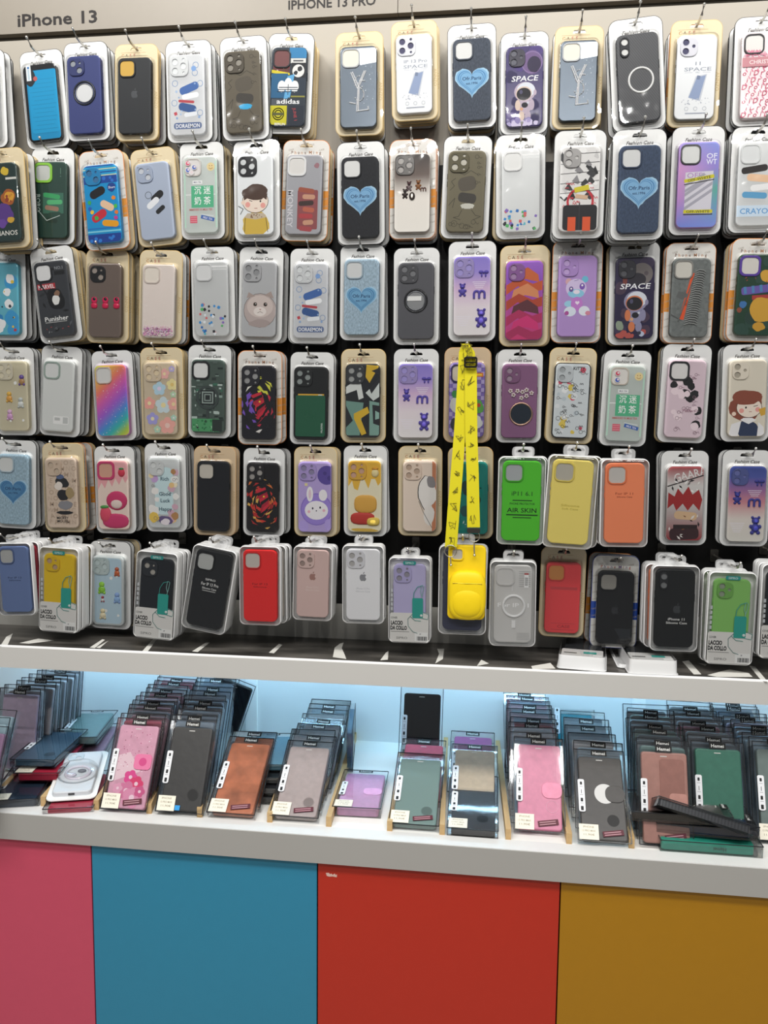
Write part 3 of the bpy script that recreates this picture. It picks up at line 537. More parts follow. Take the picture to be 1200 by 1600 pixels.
def a_manga(a):
    a.R(0, 20, 70, 106, '#e6e4e2'); q = random.Random(8)
    for i in range(26): u, v = q.uniform(-32, 32), q.uniform(-20, 68); a.P([(u - q.uniform(4, 10), v), (u, v + q.uniform(4, 12)), (u + q.uniform(4, 10), v - 2), (u + 2, v - q.uniform(3, 9))], q.choice(['#1f1f21', '#8c8a8c', '#f6f5f3', '#cfcdcc', '#3a3a3c']))
    for k in range(5): a.L([(-34, 60 - k * 17), (34, 62 - k * 16)], .9, '#2a2a2a')
    a.O(2, -22, 24, 4, '#c4303c'); a.scatter(16, ['#cc3a46'], (-32, 32, -30, 10), 2, 4, 5, 'Z'); a.R(4, 0, 26, 9, '#d8c92b', 12); a.R(4, -14, 22, 7, '#d8b394', -8); a.R(2, -50, 60, 44, '#1c1c20', r=6); a.R(-12, -62, 14, 26, '#e1582c'); a.R(14, -62, 14, 26, '#e1582c'); a.R(1, -48, 2, 48, '#2d2d33')
def a_offwhite(a):
    a.grad(lambda u, v: tuple(x * (1 - s) + y * s for s in [max(0, min(1, (u + 35) / 70))] for x, y in zip(mixc([(0, '#6f86d8'), (.35, '#c58ad0'), (.7, '#d79bcf'), (1, '#a99be0')])((v + 74) / 148), mixc([(0, '#7f8fe0'), (.45, '#4fae9a'), (.7, '#8f86d6'), (1, '#8c9be8')])((v + 74) / 148))), 30, 6)
    a.T('OF', 22, 50, 9, '#eef', width=18); a.T('WT', 22, 40, 9, '#eef', width=18); a.P([(-22, 22), (26, 24), (24, -50), (-22, -48)], '#d9d6e0'); a.T('OFF!', -4, 17, 9, '#b78cc4', width=30)
    for k in range(5): a.P([(-22, -38 + k * 12), (-22, -44 + k * 12), (25, -12 + k * 12), (25, -6 + k * 12)] if k < 3 else [(-22, -38 + k * 10), (-22, -43 + k * 10), (14, -18 + k * 9), (8, -16 + k * 9)], '#a9a7b4')
    a.R(2, 11, 52, 6, '#d3c926', 9); a.T('OFF-WHITE', 2, 11, 4.5, '#33321e', rot=9, width=40); a.R(2, 5, 52, 1.6, '#3a3830', 9); a.R(2, -46, 50, 6, '#d3c926', 0); a.T('OFF-WHITE', 2, -46, 4.5, '#33321e', width=40); a.R(2, -51, 50, 2, '#3a3830')
def a_crayon(a): a.R(-6, 26, 46, 12, '#26201f', 8, r=5); a.R(4, 10, 46, 13, '#efc6a0', -6, r=6); a.R(8, -6, 40, 11, '#f6f6f6', 5, r=5); a.R(-4, -20, 44, 11, '#5fa3cf', -4, r=5); a.R(0, -48, 68, 20, '#d4e6f6'); a.T('CRAYON', 2, -48, 10, '#5f9fd8', width=60)
def a_bluetile(a): a.scatter(7, ['#2f86c0', '#3f9bd0'], (-30, 30, -66, 66), 14, 20, 4, 'B'); a.scatter(8, ['#f0f2f3'], (-28, 28, -64, 64), 8, 12, 6, 'B'); a.scatter(14, ['#23313f', '#c0424e', '#57b4cc', '#e9c94a'], (-28, 28, -64, 64), 1.5, 4, 9, 'B')
def a_hero(a):
    a.R(-13, 26, 38, 11, '#b02a34'); a.T('MARVEL', -13, 26, 8, '#f2eeee', width=34); a.T('NO.1', 18, 60, 6, '#8f9296'); a.R(18, 50, 22, 8, '#1c1d1f'); a.scatter(14, ['#2b2d30', '#56595d', '#1d1e20'], (-30, 30, -66, 66), 4, 8, 7, 'K')
    a.blob(4, 0, 18, '#151618', 4, 24); a.blob(8, 10, 6, '#8a6a54', 5, 6); a.blob(4, -2, 8, '#e6e6e2', 6, 10); a.L([(-26, 34), (-10, 4)], 3, '#1d1d20'); a.T('Punisher', 0, -38, 9, '#f0f0ee', width=50); a.L([(-24, -45), (22, -45)], 1, '#d0d0ce'); a.scatter(8, ['#a44', '#8a8d90'], (-26, 28, -64, -54), 1.5, 3, 8, 'K')
def a_pinktrio(a):
    m = a.part('charm')
    for u in (-22, 2, 26): m.ball(u - 1, 0, 12, 6.5, 7, 3, 'gloss', '#e0265c', 12, .8); m.ball(u - 1, -11, 12, 7, 6, 2.6, 'gloss', '#d4204f', 12, .7); m.ball(u, 2, 14.4, 3.6, 3.8, 1, 'gloss', '#1b1518', 10)
def a_glitter(a): a.R(0, 0, 66, 140, '#e9dcd4', r=8); a.z += .1; a.scatter(230, ['#e7a9c8', '#c07fb4', '#f3dde8', '#b56a9e', '#d9c0d8'], (-31, 31, -70, -54), .8, 1.8, 4); a.scatter(60, ['#e7a9c8', '#f3dde8'], (-31, 31, -56, -50), .6, 1.3, 5); a.scatter(70, ['#f6eee6', '#d8c4b6'], (-31, 31, -48, 60), .3, .6, 6)
def a_cat(a):
    a.C(2, -22, 34, '#6b6462'); a.C(2, -22, 33, '#b9aaa6'); a.P([(-26, 2), (-22, 14), (-8, 6)], '#a7968f'); a.P([(30, 2), (24, 16), (10, 8)], '#a7968f'); a.C(2, -14, 27, '#cfc0ba', 22); a.C(2, -24, 13, '#e6dcd6', 9)
    for u in (-8, 13): a.C(u, -10, 4, '#5b4a40'); a.C(u, -10, 2.6, '#1f1a18'); a.C(u + 1, -9, .8, '#fff')
    a.P([(0, -19), (5, -19), (2.5, -22)], '#b88a84'); a.L([(-3, -27), (2.5, -24), (8, -27)], .8, '#7a6a64'); a.blob(2, -48, 22, '#a99a96', 5, 8)
def gummy(top, bot, c):
    def f(a):
        a.grad(lambda u, v: mixc(bot)((v + 74) / 148), 40); bow(a.part('charm'), 22, 42, 1.1, c); bear(a.part('charm'), -18, 10, .95, c); cane(a.part('charm'), 14, 2, 1.15, c); bear(a.part('charm'), 18, -44, 1.35, c)
        [a.R(14, 26 - k * 3.4, 26 - k * 4, .9, '#f4effa') for k in range(4)]; [a.R(-16, -38 - k * 3.4, 28 - k * 3, .9, '#f4effa') for k in range(6)]
    return f
g_p = gummy(0, [(0, '#efeaea'), (.35, '#eee2e8'), (.6, '#d9b9da'), (.8, '#9f8cd8'), (1, '#8f7fd6')], '#5d4fae')
def a_redhair(a):
    a.grad(lambda u, v: mixc([(0, '#c9336a'), (.4, '#b04a9a'), (.75, '#8a4fb8'), (1, '#a268d0')])((v + 74) / 148))
    for k, c in enumerate(('#cc6434', '#c4552c', '#d98a5c', '#b0422a', '#5d2b34', '#b02a5c', '#d02f74', '#a8285a')): a.P([(-34, 44 - k * 15), (-10, 58 - k * 15), (16, 46 - k * 15), (34, 52 - k * 15), (34, 34 - k * 15), (12, 30 - k * 15), (-12, 42 - k * 15), (-34, 26 - k * 15)] if k % 2 else [(-20, 50 - k * 15), (6, 62 - k * 15), (26, 48 - k * 15), (28, 34 - k * 15), (2, 40 - k * 15), (-24, 34 - k * 15)], c)
def a_toybear(a):
    for u, v, r, c, ry in ((-16, 27, 6, '#d9a9b0', 6), (14, 31, 6, '#6fc0dc', 6), (-2, 15, 19, '#d7c6ea', 17), (-2, 5, 15, '#8fcbe6', 8), (-1, 8, 6, '#eee4f2', 4), (-14, -14, 9, '#9fd3ea', 6), (0, -14, 11, '#c57fd0', 13), (-12, -28, 11, '#dfe7f4', 9), (14, -27, 10, '#e6eaf4', 9), (-18, -31, 4, '#b04f9c', 4), (21, -31, 5, '#d98aa0', 4), (-11, 13, 4, '#6a4f96', 5), (9, 18, 5, '#7d56b4', 6), (-11, 14, 1.6, '#fff', 1.6), (9, 20, 1.8, '#fff', 1.8)): a.C(u, v, r, c, ry)
    a.heart(1, -12, .25, '#f3e4f6'); a.L([(-6, 28), (2, 30)], 1, '#8a7ab0')
def a_spine(a):
    m = a.part('sole_relief')
    for k in range(24):
        t = k / 23; u, v = 17 - 14 * t, 52 - 100 * t; m.tube([(u - 9 - 3 * t, v - 3, 12), (u - 3, v, 13.4), (u + 5 + 2 * t, v - 1, 13.4), (u + 9 + 3 * t, v - 4, 12)], 1.5, 'soft', '#8c8e8c', 6)
    m.tube([(9, 50, 12.2), (-20, -44, 12.6)], 1.2, 'soft', '#6f716f', 6); a.P([(6, 46), (1, 46), (-19, -40), (-10, -42)], '#e2562a'); a.P([(-4, 4), (-8, 10), (-22, 12), (-26, 2), (-14, -4)], '#5f6160'); a.P([(-18, -40), (-10, -46), (-34, -34), (-34, -30)], '#4f5150')
    a.T('SPLY', -6, -10, 4, '#7a2c16', rot=74)
def a_honeybear(a): a.scatter(8, ['#28473c', '#1f3b32'], (-30, 30, -66, 66), 8, 14, 5, 'B'); a.blob(20, 34, 15, '#d8a53a', 4, 13); a.R(4, 10, 62, 14, '#6a58a8', 8, r=4); [a.R(-20 + k * 14, 8 + k * 2, 5, 13, '#4f86b8', 8) for k in range(5)]; a.R(10, -4, 34, 8, '#b03a34', 4); a.blob(14, -26, 24, '#d6a236', 6, 24); a.blob(8, -58, 12, '#cf9a30', 7, 9); a.blob(-22, -18, 7, '#3f74b0', 8); a.blob(-28, -28, 5, '#8a4a34', 9); a.scatter(7, ['#b04a38', '#a8452f'], (-30, 20, 24, 46), 1.5, 3, 4, 'K')
def a_charms(cols):
    def f(a):
        for k, (u, v, r, c, c2) in enumerate(cols):
            m = a.part('charm'); m.ball(u, v - r * .5, 12, r, r * 1.05, 3.2, 'gloss', c, 12); m.ball(u, v + r * .9, 12.2, r * .8, r * .75, 3.2, 'gloss', c2, 12); m.ball(u - r * .7, v - r * 1.3, 12, r * .4, r * .45, 2.4, 'gloss', c2, 8); m.ball(u + r * .7, v - r * 1.3, 12, r * .4, r * .45, 2.4, 'gloss', c2, 8)
        a.scatter(5, ['#f2f2ee'], (-28, 28, -66, 60), 2, 4, 5, 'B')
    return f
def a_rainbow(a):
    fn = mixc([(0, '#a7c95a'), (.12, '#e9c54a'), (.3, '#ec7a6a'), (.42, '#d65fb0'), (.55, '#a05fd0'), (.68, '#4f8fd8'), (.8, '#38b8b0'), (.9, '#a8c84a'), (1, '#d8c25a')]); a.grad(lambda u, v: fn((u * .9 - v + 105) / 212), 36, 12); a.scatter(90, ['#fdf6fa', '#f0d8ee'], (-31, 31, -70, 70), .3, .9, 5)
def a_flowers(a):
    for u, v, r, c, cc in ((6, -14, 16, '#cfe0e4', '#f2e2a8'), (-2, 20, 13, '#b9d8e8', '#e8d8f0'), (-24, -10, 12, '#f0a89c', '#f7e6b0'), (-18, -42, 12, '#a9a4e0', '#f0e6b8'), (14, -56, 16, '#f2b0a4', '#f6d0c4'), (28, -12, 12, '#f0b0a4', '#f4dca8'), (10, 50, 10, '#f2b6b0', '#f6e0b0'), (26, 28, 11, '#efe0a0', '#e8c878'), (26, 60, 6, '#c0b4e4', '#f0e0c0'), (28, 8, 6, '#bcd8b4', '#eee'), (-8, -64, 7, '#b8d8c0', '#f0e8c0'), (28, -40, 6, '#b4d8c4', '#eee')): a.fl(u, v, r, c, cc)
def a_circuit(a):
    a.R(0, 0, 68, 146, '#47564f', r=8); q = random.Random(6)
    for i in range(70):
        u, v = q.uniform(-32, 32), q.uniform(-70, 70); a.R(u, v, q.uniform(2, 12), q.uniform(1, 7), q.choice(['#2f3936', '#8da39a', '#3f6f5a', '#b4c4bd', '#56655f', '#23302c']))
    a.R(-4, -58, 58, 26, '#4f9a66'); a.scatter(26, ['#2f7a48', '#8fc49c', '#2b3a33'], (-30, 16, -70, -48), 1, 3, 4, 'S'); a.R(20, -58, 20, 24, '#2a3431'); a.O(0, -2, 24, 5, '#3c4644', 32); a.R(0, -2, 30, 30, '#23292a'); a.R(0, -2, 24, 24, '#93a29c'); a.R(0, -2, 19, 19, '#242a2b'); a.R(0, -2, 14, 14, '#93a29c'); a.R(0, -2, 10, 10, '#242a2b'); a.R(0, -36, 6, 18, '#3c4644', r=2.8)
def swirl(cols, seed, n=34):
    def f(a):
        q = random.Random(seed)
        for i in range(n):
            t, r = q.uniform(0, 2 * pi), q.uniform(12, 60); u, v, w = r * .62 * cos(t), r * sin(t) * 1.05 - 6, q.uniform(2.5, 6); d = t + pi / 2 + q.uniform(-.3, .3); L = q.uniform(9, 22)
            e = [(u - w * .3 * sin(d), v + w * .3 * cos(d)), (u + L * .5 * cos(d) - w * sin(d), v + L * .5 * sin(d) + w * cos(d)), (u + L * cos(d + .35), v + L * sin(d + .35)), (u + L * .5 * cos(d) + w * .3 * sin(d), v + L * .5 * sin(d) - w * .3 * cos(d))]
            a.P(e, cols(u, v, q))
        c = cols(0, 0, q)
        for k in range(9): a.P([(-16 + k * 3, 14 - k * 6), (6 + k * 2, 22 - k * 5), (14 - k, -2 - k * 4), (-4, 2 - k * 6)], ('#c8283c', '#1a1418', '#a82034')[k % 3])
        a.C(3, 2, 2, '#f0d040')
    return f
a_dragon = swirl(lambda u, v, q: q.choice(['#141318', '#1c1a20']) if q.random() < .3 else ('#d8d84a' if u > 0 and v > 10 else '#e8e6dc' if v > 30 else '#7a55c0' if u < -10 else '#e9e4e0' if v < -48 else '#c93048'), 11, 60)
a_dragon2 = swirl(lambda u, v, q: q.choice(['#141213', '#e0b25a', '#cf3a30', '#b52b2a', '#191617', '#d8743a']), 5, 64)
def a_cardslot(a):
    m = a.part('card_pocket'); m.plate(62, 84, 4, 0, -26, 11.5, 14, .8, 'soft', '#1f5a40', (), False); m.text('MUXMA', 24, -50, 4, 14.1, 'soft', '#d6e6dc', rot=90)
    for k in range(3): m.torus(-2, -22, 14, 10 - k * 3, .4, 'soft', '#2b6a4d', 20, 5)
    m = a.part('bank_card'); m.box(-26, 28, 10, 19, 12.2, 13, 'gloss', '#d9a93e'); m.box(16, 24, 12, 18, 13, 13.1, 'gloss', '#d9d9cf')
def a_geo(a):
    for p, c in (([(-6, 72), (10, 72), (16, 40), (4, 44)], '#2a2b2d'), ([(8, 72), (34, 70), (14, 36), (6, 48)], '#d7b02f'), ([(18, 60), (34, 66), (34, 52)], '#24262a'), ([(-34, 28), (-6, 48), (2, 6), (-8, 2), (-12, 22), (-34, 14)], '#d8dcd8'), ([(6, 16), (34, 42), (34, 8), (22, 0)], '#cfd6d2'), ([(14, 24), (34, 46), (34, 36), (18, 14)], '#24262a'),
                 ([(-34, 0), (2, -4), (-6, -70), (-34, -70)], '#6f958a'), ([(-34, -10), (-20, -40), (-34, -54)], '#24262a'), ([(-18, -26), (10, -12), (14, -24), (-4, -36), (8, -66), (-2, -70), (-18, -36)], '#d7b02f'), ([(14, 0), (34, -4), (34, -70), (14, -70)], '#7da296'), ([(20, -8), (34, -10), (34, -50), (22, -46)], '#24262a'), ([(26, -20), (34, -24), (34, -36), (26, -38)], '#8fb4a8'), ([(-30, 58), (-6, 62), (-10, 50), (-30, 44)], '#d9dcd8')): a.P(p, c)
def a_check(a):
    for i in range(9):
        for j in range(18):
            if (i + j) % 2: a.R(-32 + i * 8, -68 + j * 8, 8, 8, '#b3a3d4')
    a.R(24, 50, 16, 8, '#d8762c'); a.R(24, 50, 11, 3, '#f2d040'); a.blob(20, -12, 14, '#5fa850', 4, 16); a.blob(-16, -8, 16, '#d8d8d4', 5, 22); a.blob(-22, 12, 8, '#3d8a4a', 6); a.blob(18, -44, 14, '#e4e6e4', 7, 16); a.C(24, -10, 4, '#c0453a'); a.blob(-20, -48, 12, '#3a3b46', 8, 14)
def a_mirror(a):
    m = a.part('ring_mirror'); m.torus(4, -26, 12.6, 22, 2, 'metal', '#c9a58f', 30, 8); m.flat(circ(4, -26, 20.5, n=30), 13, 'gloss', '#1d2733')
    m = a.part('jewel_flower')
    for k, (u, v) in enumerate(((-12, 12), (-4, 20), (6, 18), (14, 22), (24, 16), (4, 6), (14, 10), (-18, 20))):
        for i in range(5): t = 2 * pi * i / 5 + k; m.ball(u + 3 * cos(t), v + 3 * sin(t), 13, 2.2, 2.2, 1.6, 'gloss', '#f4e7e4', 6)
        m.ball(u, v, 14, 1.6, 1.6, 1.6, 'metal', '#d7b49a', 6)
def a_doodles(bg, cols, txt=None, seed=3, line='#3a3a3c'):
    def f(a):
        a.R(0, 0, 66, 144, bg, r=8); a.scatter(26, cols, (-28, 28, -66, 62), 3, 7, seed, 'B'); a.scatter(26, [line], (-27, 25, -64, 62), 2, 5, seed + 1, 'D'); a.scatter(14, [line], (-27, 27, -64, 62), 2, 4, seed + 2, 'Z')
        if txt: a.T(txt, -2, 64, 6, '#26262a', width=50)
    return f
def a_mono2(a): a.scatter(9, ['#1c1a1c', '#211f22'], (-26, 26, -62, 46), 7, 11, 12, 'B'); a.scatter(9, ['#f4dfe6'], (-26, 26, -62, 46), 5, 9, 14, 'B'); a.scatter(24, ['#8a6a78'], (-26, 24, -66, 60), 2, 4, 15, 'D'); a.T('Perfect', 8, -22, 6, '#a77a8c', shear=.3)
def a_comic(a):
    for j in range(11):
        for i in range(5): a.T('WOPMCANE'[(i * 3 + j * 5) % 8], -27 + i * 13 + (j % 2) * 4, 64 - j * 12.5, 10, ('#cdb7a2', '#bfa791')[(i + j) % 2], rot=(i * 37 + j * 23) % 30 - 15)
    a.blob(2, 22, 15, '#2a2a2c', 4, 12); a.blob(-6, 14, 9, '#efe4da', 5); a.blob(4, -4, 14, '#26262a', 6, 12); a.blob(18, 0, 10, '#a8926a', 7, 13); a.blob(8, -26, 17, '#8e8d92', 8, 10); a.blob(6, -42, 20, '#1f1f22', 9, 4); a.blob(-2, 34, 9, '#5a6a8e', 3, 5); a.T('MICKEY', 0, -53, 5.5, '#202022', width=26); a.T('MOUSE', 0, -60, 5.5, '#202022', width=24)
def a_strawbear(a):
    a.P([(-34, 40), (34, 74), (34, 36), (28, 26), (22, 38), (14, 22), (6, 36), (-2, 18), (-10, 34), (-18, 14), (-26, 26), (-34, 10)], '#eda8ac'); a.P([(-34, 74), (34, 74), (34, 40), (-34, 44)], '#efb0b2'); m = a.part('charm'); m.ball(20, 48, 12, 8, 9, 3, 'soft', '#d83a52', 12); m.ball(20, 56, 12.4, 6, 3, 2.4, 'soft', '#3f8a4a', 8)
    m = a.part('raised_relief'); m.ball(8, -12, 12, 24, 21, 3.2, 'soft', '#cf3a6c', 18); m.ball(8, -18, 13, 15, 12, 3, 'soft', '#efd9d0', 14); m.ball(4, -56, 12, 30, 16, 2.6, 'soft', '#d23c70', 16, .8); m.ball(-18, -42, 12.6, 13, 18, 3.2, 'soft', '#e2506a', 12); m.ball(-20, -26, 13, 10, 4, 3, 'soft', '#4e9a4a', 10)
def a_pastel(a): a.R(0, 4, 40, 100, '#cfe8ec', r=12); a.scatter(12, ['#f3e6d8', '#f6f2ee', '#eec9a0', '#e6b4a8', '#f0dcae', '#c9a8d8'], (-30, -14, -60, 60), 5, 9, 5, 'B'); a.scatter(14, ['#f4f2ee', '#eec98c', '#d8b0c0', '#f6e9c8', '#b98a5a'], (14, 30, -60, 66), 5, 9, 6, 'B'); a.blob(2, -58, 16, '#6b5a86', 4, 10); a.blob(2, -62, 10, '#f0e6ec', 5, 7); a.blob(-24, -52, 12, '#edc85a', 7); [a.T(t, 2, v, 8, '#3a5a6a') for t, v in (('Rich', 30), ('Good', -2), ('Luck', -16), ('Happy', -34))]; a.scatter(10, ['#6a6a70'], (-28, 28, -62, 62), 2, 4, 8, 'D')
def a_bunny(a):
    a.C(26, 46, 20, '#5b4a9c'); a.C(22, 50, 4, '#4b3c86'); a.C(32, 40, 5, '#4b3c86'); a.C(4, -26, 34, '#8a72c8'); a.C(4, -26, 32, '#9d86d8'); a.C(-10, 6, 7, '#f4f0f4', 16); a.C(18, 4, 9, '#f4f0f4', 12); a.C(-10, 6, 3, '#e9cfdc', 10); a.C(4, -28, 25, '#f6f2f6', 20); a.C(-24, -62, 11, '#b6a2e4', 12); a.C(30, -58, 9, '#b6a2e4', 12)
    a.C(-4, -24, 1.8, '#2d2540', 2.4); a.C(12, -22, 1.8, '#2d2540', 2.4); a.C(4, -29, 1.4, '#2d2540'); a.C(-12, -31, 3, '#f0b8c8'); a.C(20, -28, 3, '#f0b8c8'); a.R(-18, 26, 6, 6, '#e6d9a0')
def a_honey(a):
    a.P([(-34, 74), (34, 74), (34, 30), (28, 22), (22, 36), (14, 36), (8, 16), (0, 34), (-8, 34), (-14, 12), (-22, 16), (-26, 32), (-34, 20)], '#e6b53f'); m = a.part('charm'); m.ball(22, 48, 12, 8, 9, 3.4, 'soft', '#ead9a0', 12); m.ball(22, 57, 12.6, 7, 3, 2.6, 'soft', '#d79a34', 8)
    m = a.part('raised_relief'); m.ball(2, -16, 12, 24, 19, 3.2, 'soft', '#dfa94a', 18, .7); m.ball(-4, -46, 12, 26, 13, 3, 'soft', '#c23a30', 14, .7); m.ball(18, -52, 13, 14, 9, 3.2, 'soft', '#e8c95a', 12, .7); a.blob(0, -70, 28, '#d8b24a', 4, 4)
def a_corner(a): a.R(30, 0, 8, 148, '#c9815c'); a.blob(14, 8, 21, '#3a3431', 7, 38); a.blob(15, 8, 20, '#f4efea', 7, 37); a.blob(24, 30, 9, '#8f8a8c', 4, 14); a.blob(20, -40, 12, '#f2ece6', 8, 22); a.L([(-2, -10), (8, -34), (26, -66)], 1, '#3a3431')
def a_teal(a): a.blob(-4, 20, 14, '#1c3f42', 4, 18); a.blob(10, -6, 12, '#1f4a4c', 5, 12); a.blob(-8, -26, 13, '#23585a', 6, 12); a.scatter(8, ['#123238', '#cfe6e0'], (-20, 24, -56, 50), 1.5, 4, 8, 'K')
def a_airskin(a): a.T('iP11 6.1', 2, 14, 8, '#1d5c14', width=38); a.R(2, 1, 36, 2, '#1d4a14'); a.T('PHONE PROTECTOR', 2, -5, 4, '#153c10', width=46); a.T('AIR SKIN', 2, -17, 8.5, '#0f2a0c', width=54); a.R(2, -26, 58, 2.4, '#153c10'); a.R(2, -31, 34, 1.8, '#1d4a14')
def a_small(t, c, v=-6): return lambda a: [a.T(s, 0, v - 6 * k, 4.2 if k == 0 else 3.4, c, width=32 - k * 4) for k, s in enumerate(t)]
def a_ninja(a): a.grad(lambda u, v: mixc([(0, '#8f1f26'), (.5, '#c8c2c0'), (.75, '#d9d5d2'), (1, '#a3262f')])((v + 74) / 148)); a.T('GAARA', 8, 58, 16, '#e9e4e2', rot=14, width=62); a.L([(-34, 34), (34, 56)], 2.4, '#2a2324'); a.scatter(14, ['#f2f0ee', '#2b2729', '#77706f'], (-30, 30, 24, 46), 3, 6, 5, 'K'); a.P([(-32, 22), (-20, 14), (-14, 30), (-4, 18), (6, 34), (14, 18), (26, 28), (33, 8), (28, -14), (16, 0), (6, -14), (-4, 0), (-16, -14), (-22, 0), (-33, -10)], '#a32a2a'); a.R(2, -24, 44, 16, '#d9b690', -5, r=7); a.R(0, -60, 56, 24, '#3a2024', 4, r=8); a.R(2, -46, 46, 8, '#2a1a1c'); a.scatter(10, ['#e6dfdb', '#2c2427', '#7a4a2c'], (-32, 32, -70, -20), 3, 6, 9, 'K')
def a_logo_text(c, t, ac, v=2): return lambda a: (apple(a.m, 0, v + 14, 8, 12.05, 'gloss', ac), [a.T(s, 0, v - 10 - 6 * k, 4 - .4 * k, c, width=28 if k == 0 else 30) for k, s in enumerate(t)])
def a_magsafe(a):
    m = a.part('magnetic_ring'); m.torus(2, -4, 12.2, 20, 2.6, 'soft', '#efefef', 32, 6); m.box(-1.5, 5.5, -46, -32, 11.9, 13, 'soft', '#efefef'); a.T('For IP 11', 2, -2, 8, '#f6f6f6', width=58)
    a.R(-1, 40, 2, 30, '#d0d0d0'); [a.R(22, 62 - k * 4, 22, 1, '#9a9a9a') for k in range(8)]; a.R(25, 44, 8, 24, '#f2f2f2'); a.R(25, 58, 8, 3, '#b04a4a'); [a.R(25, 36 + k * 1.8, 6, .8, '#333') for k in range(9)]; [a.R(20, -56 - k * 3, 24, .8, '#aaa') for k in range(5)]
def a_redclear(a): a.R(2, 20, 54, 6, '#c9464a'); a.T('CASE', 4, -60, 6, '#a83238', width=26); a.R(2, -54, 48, .6, '#b03a40'); a.R(2, -67, 48, .8, '#b03a40')
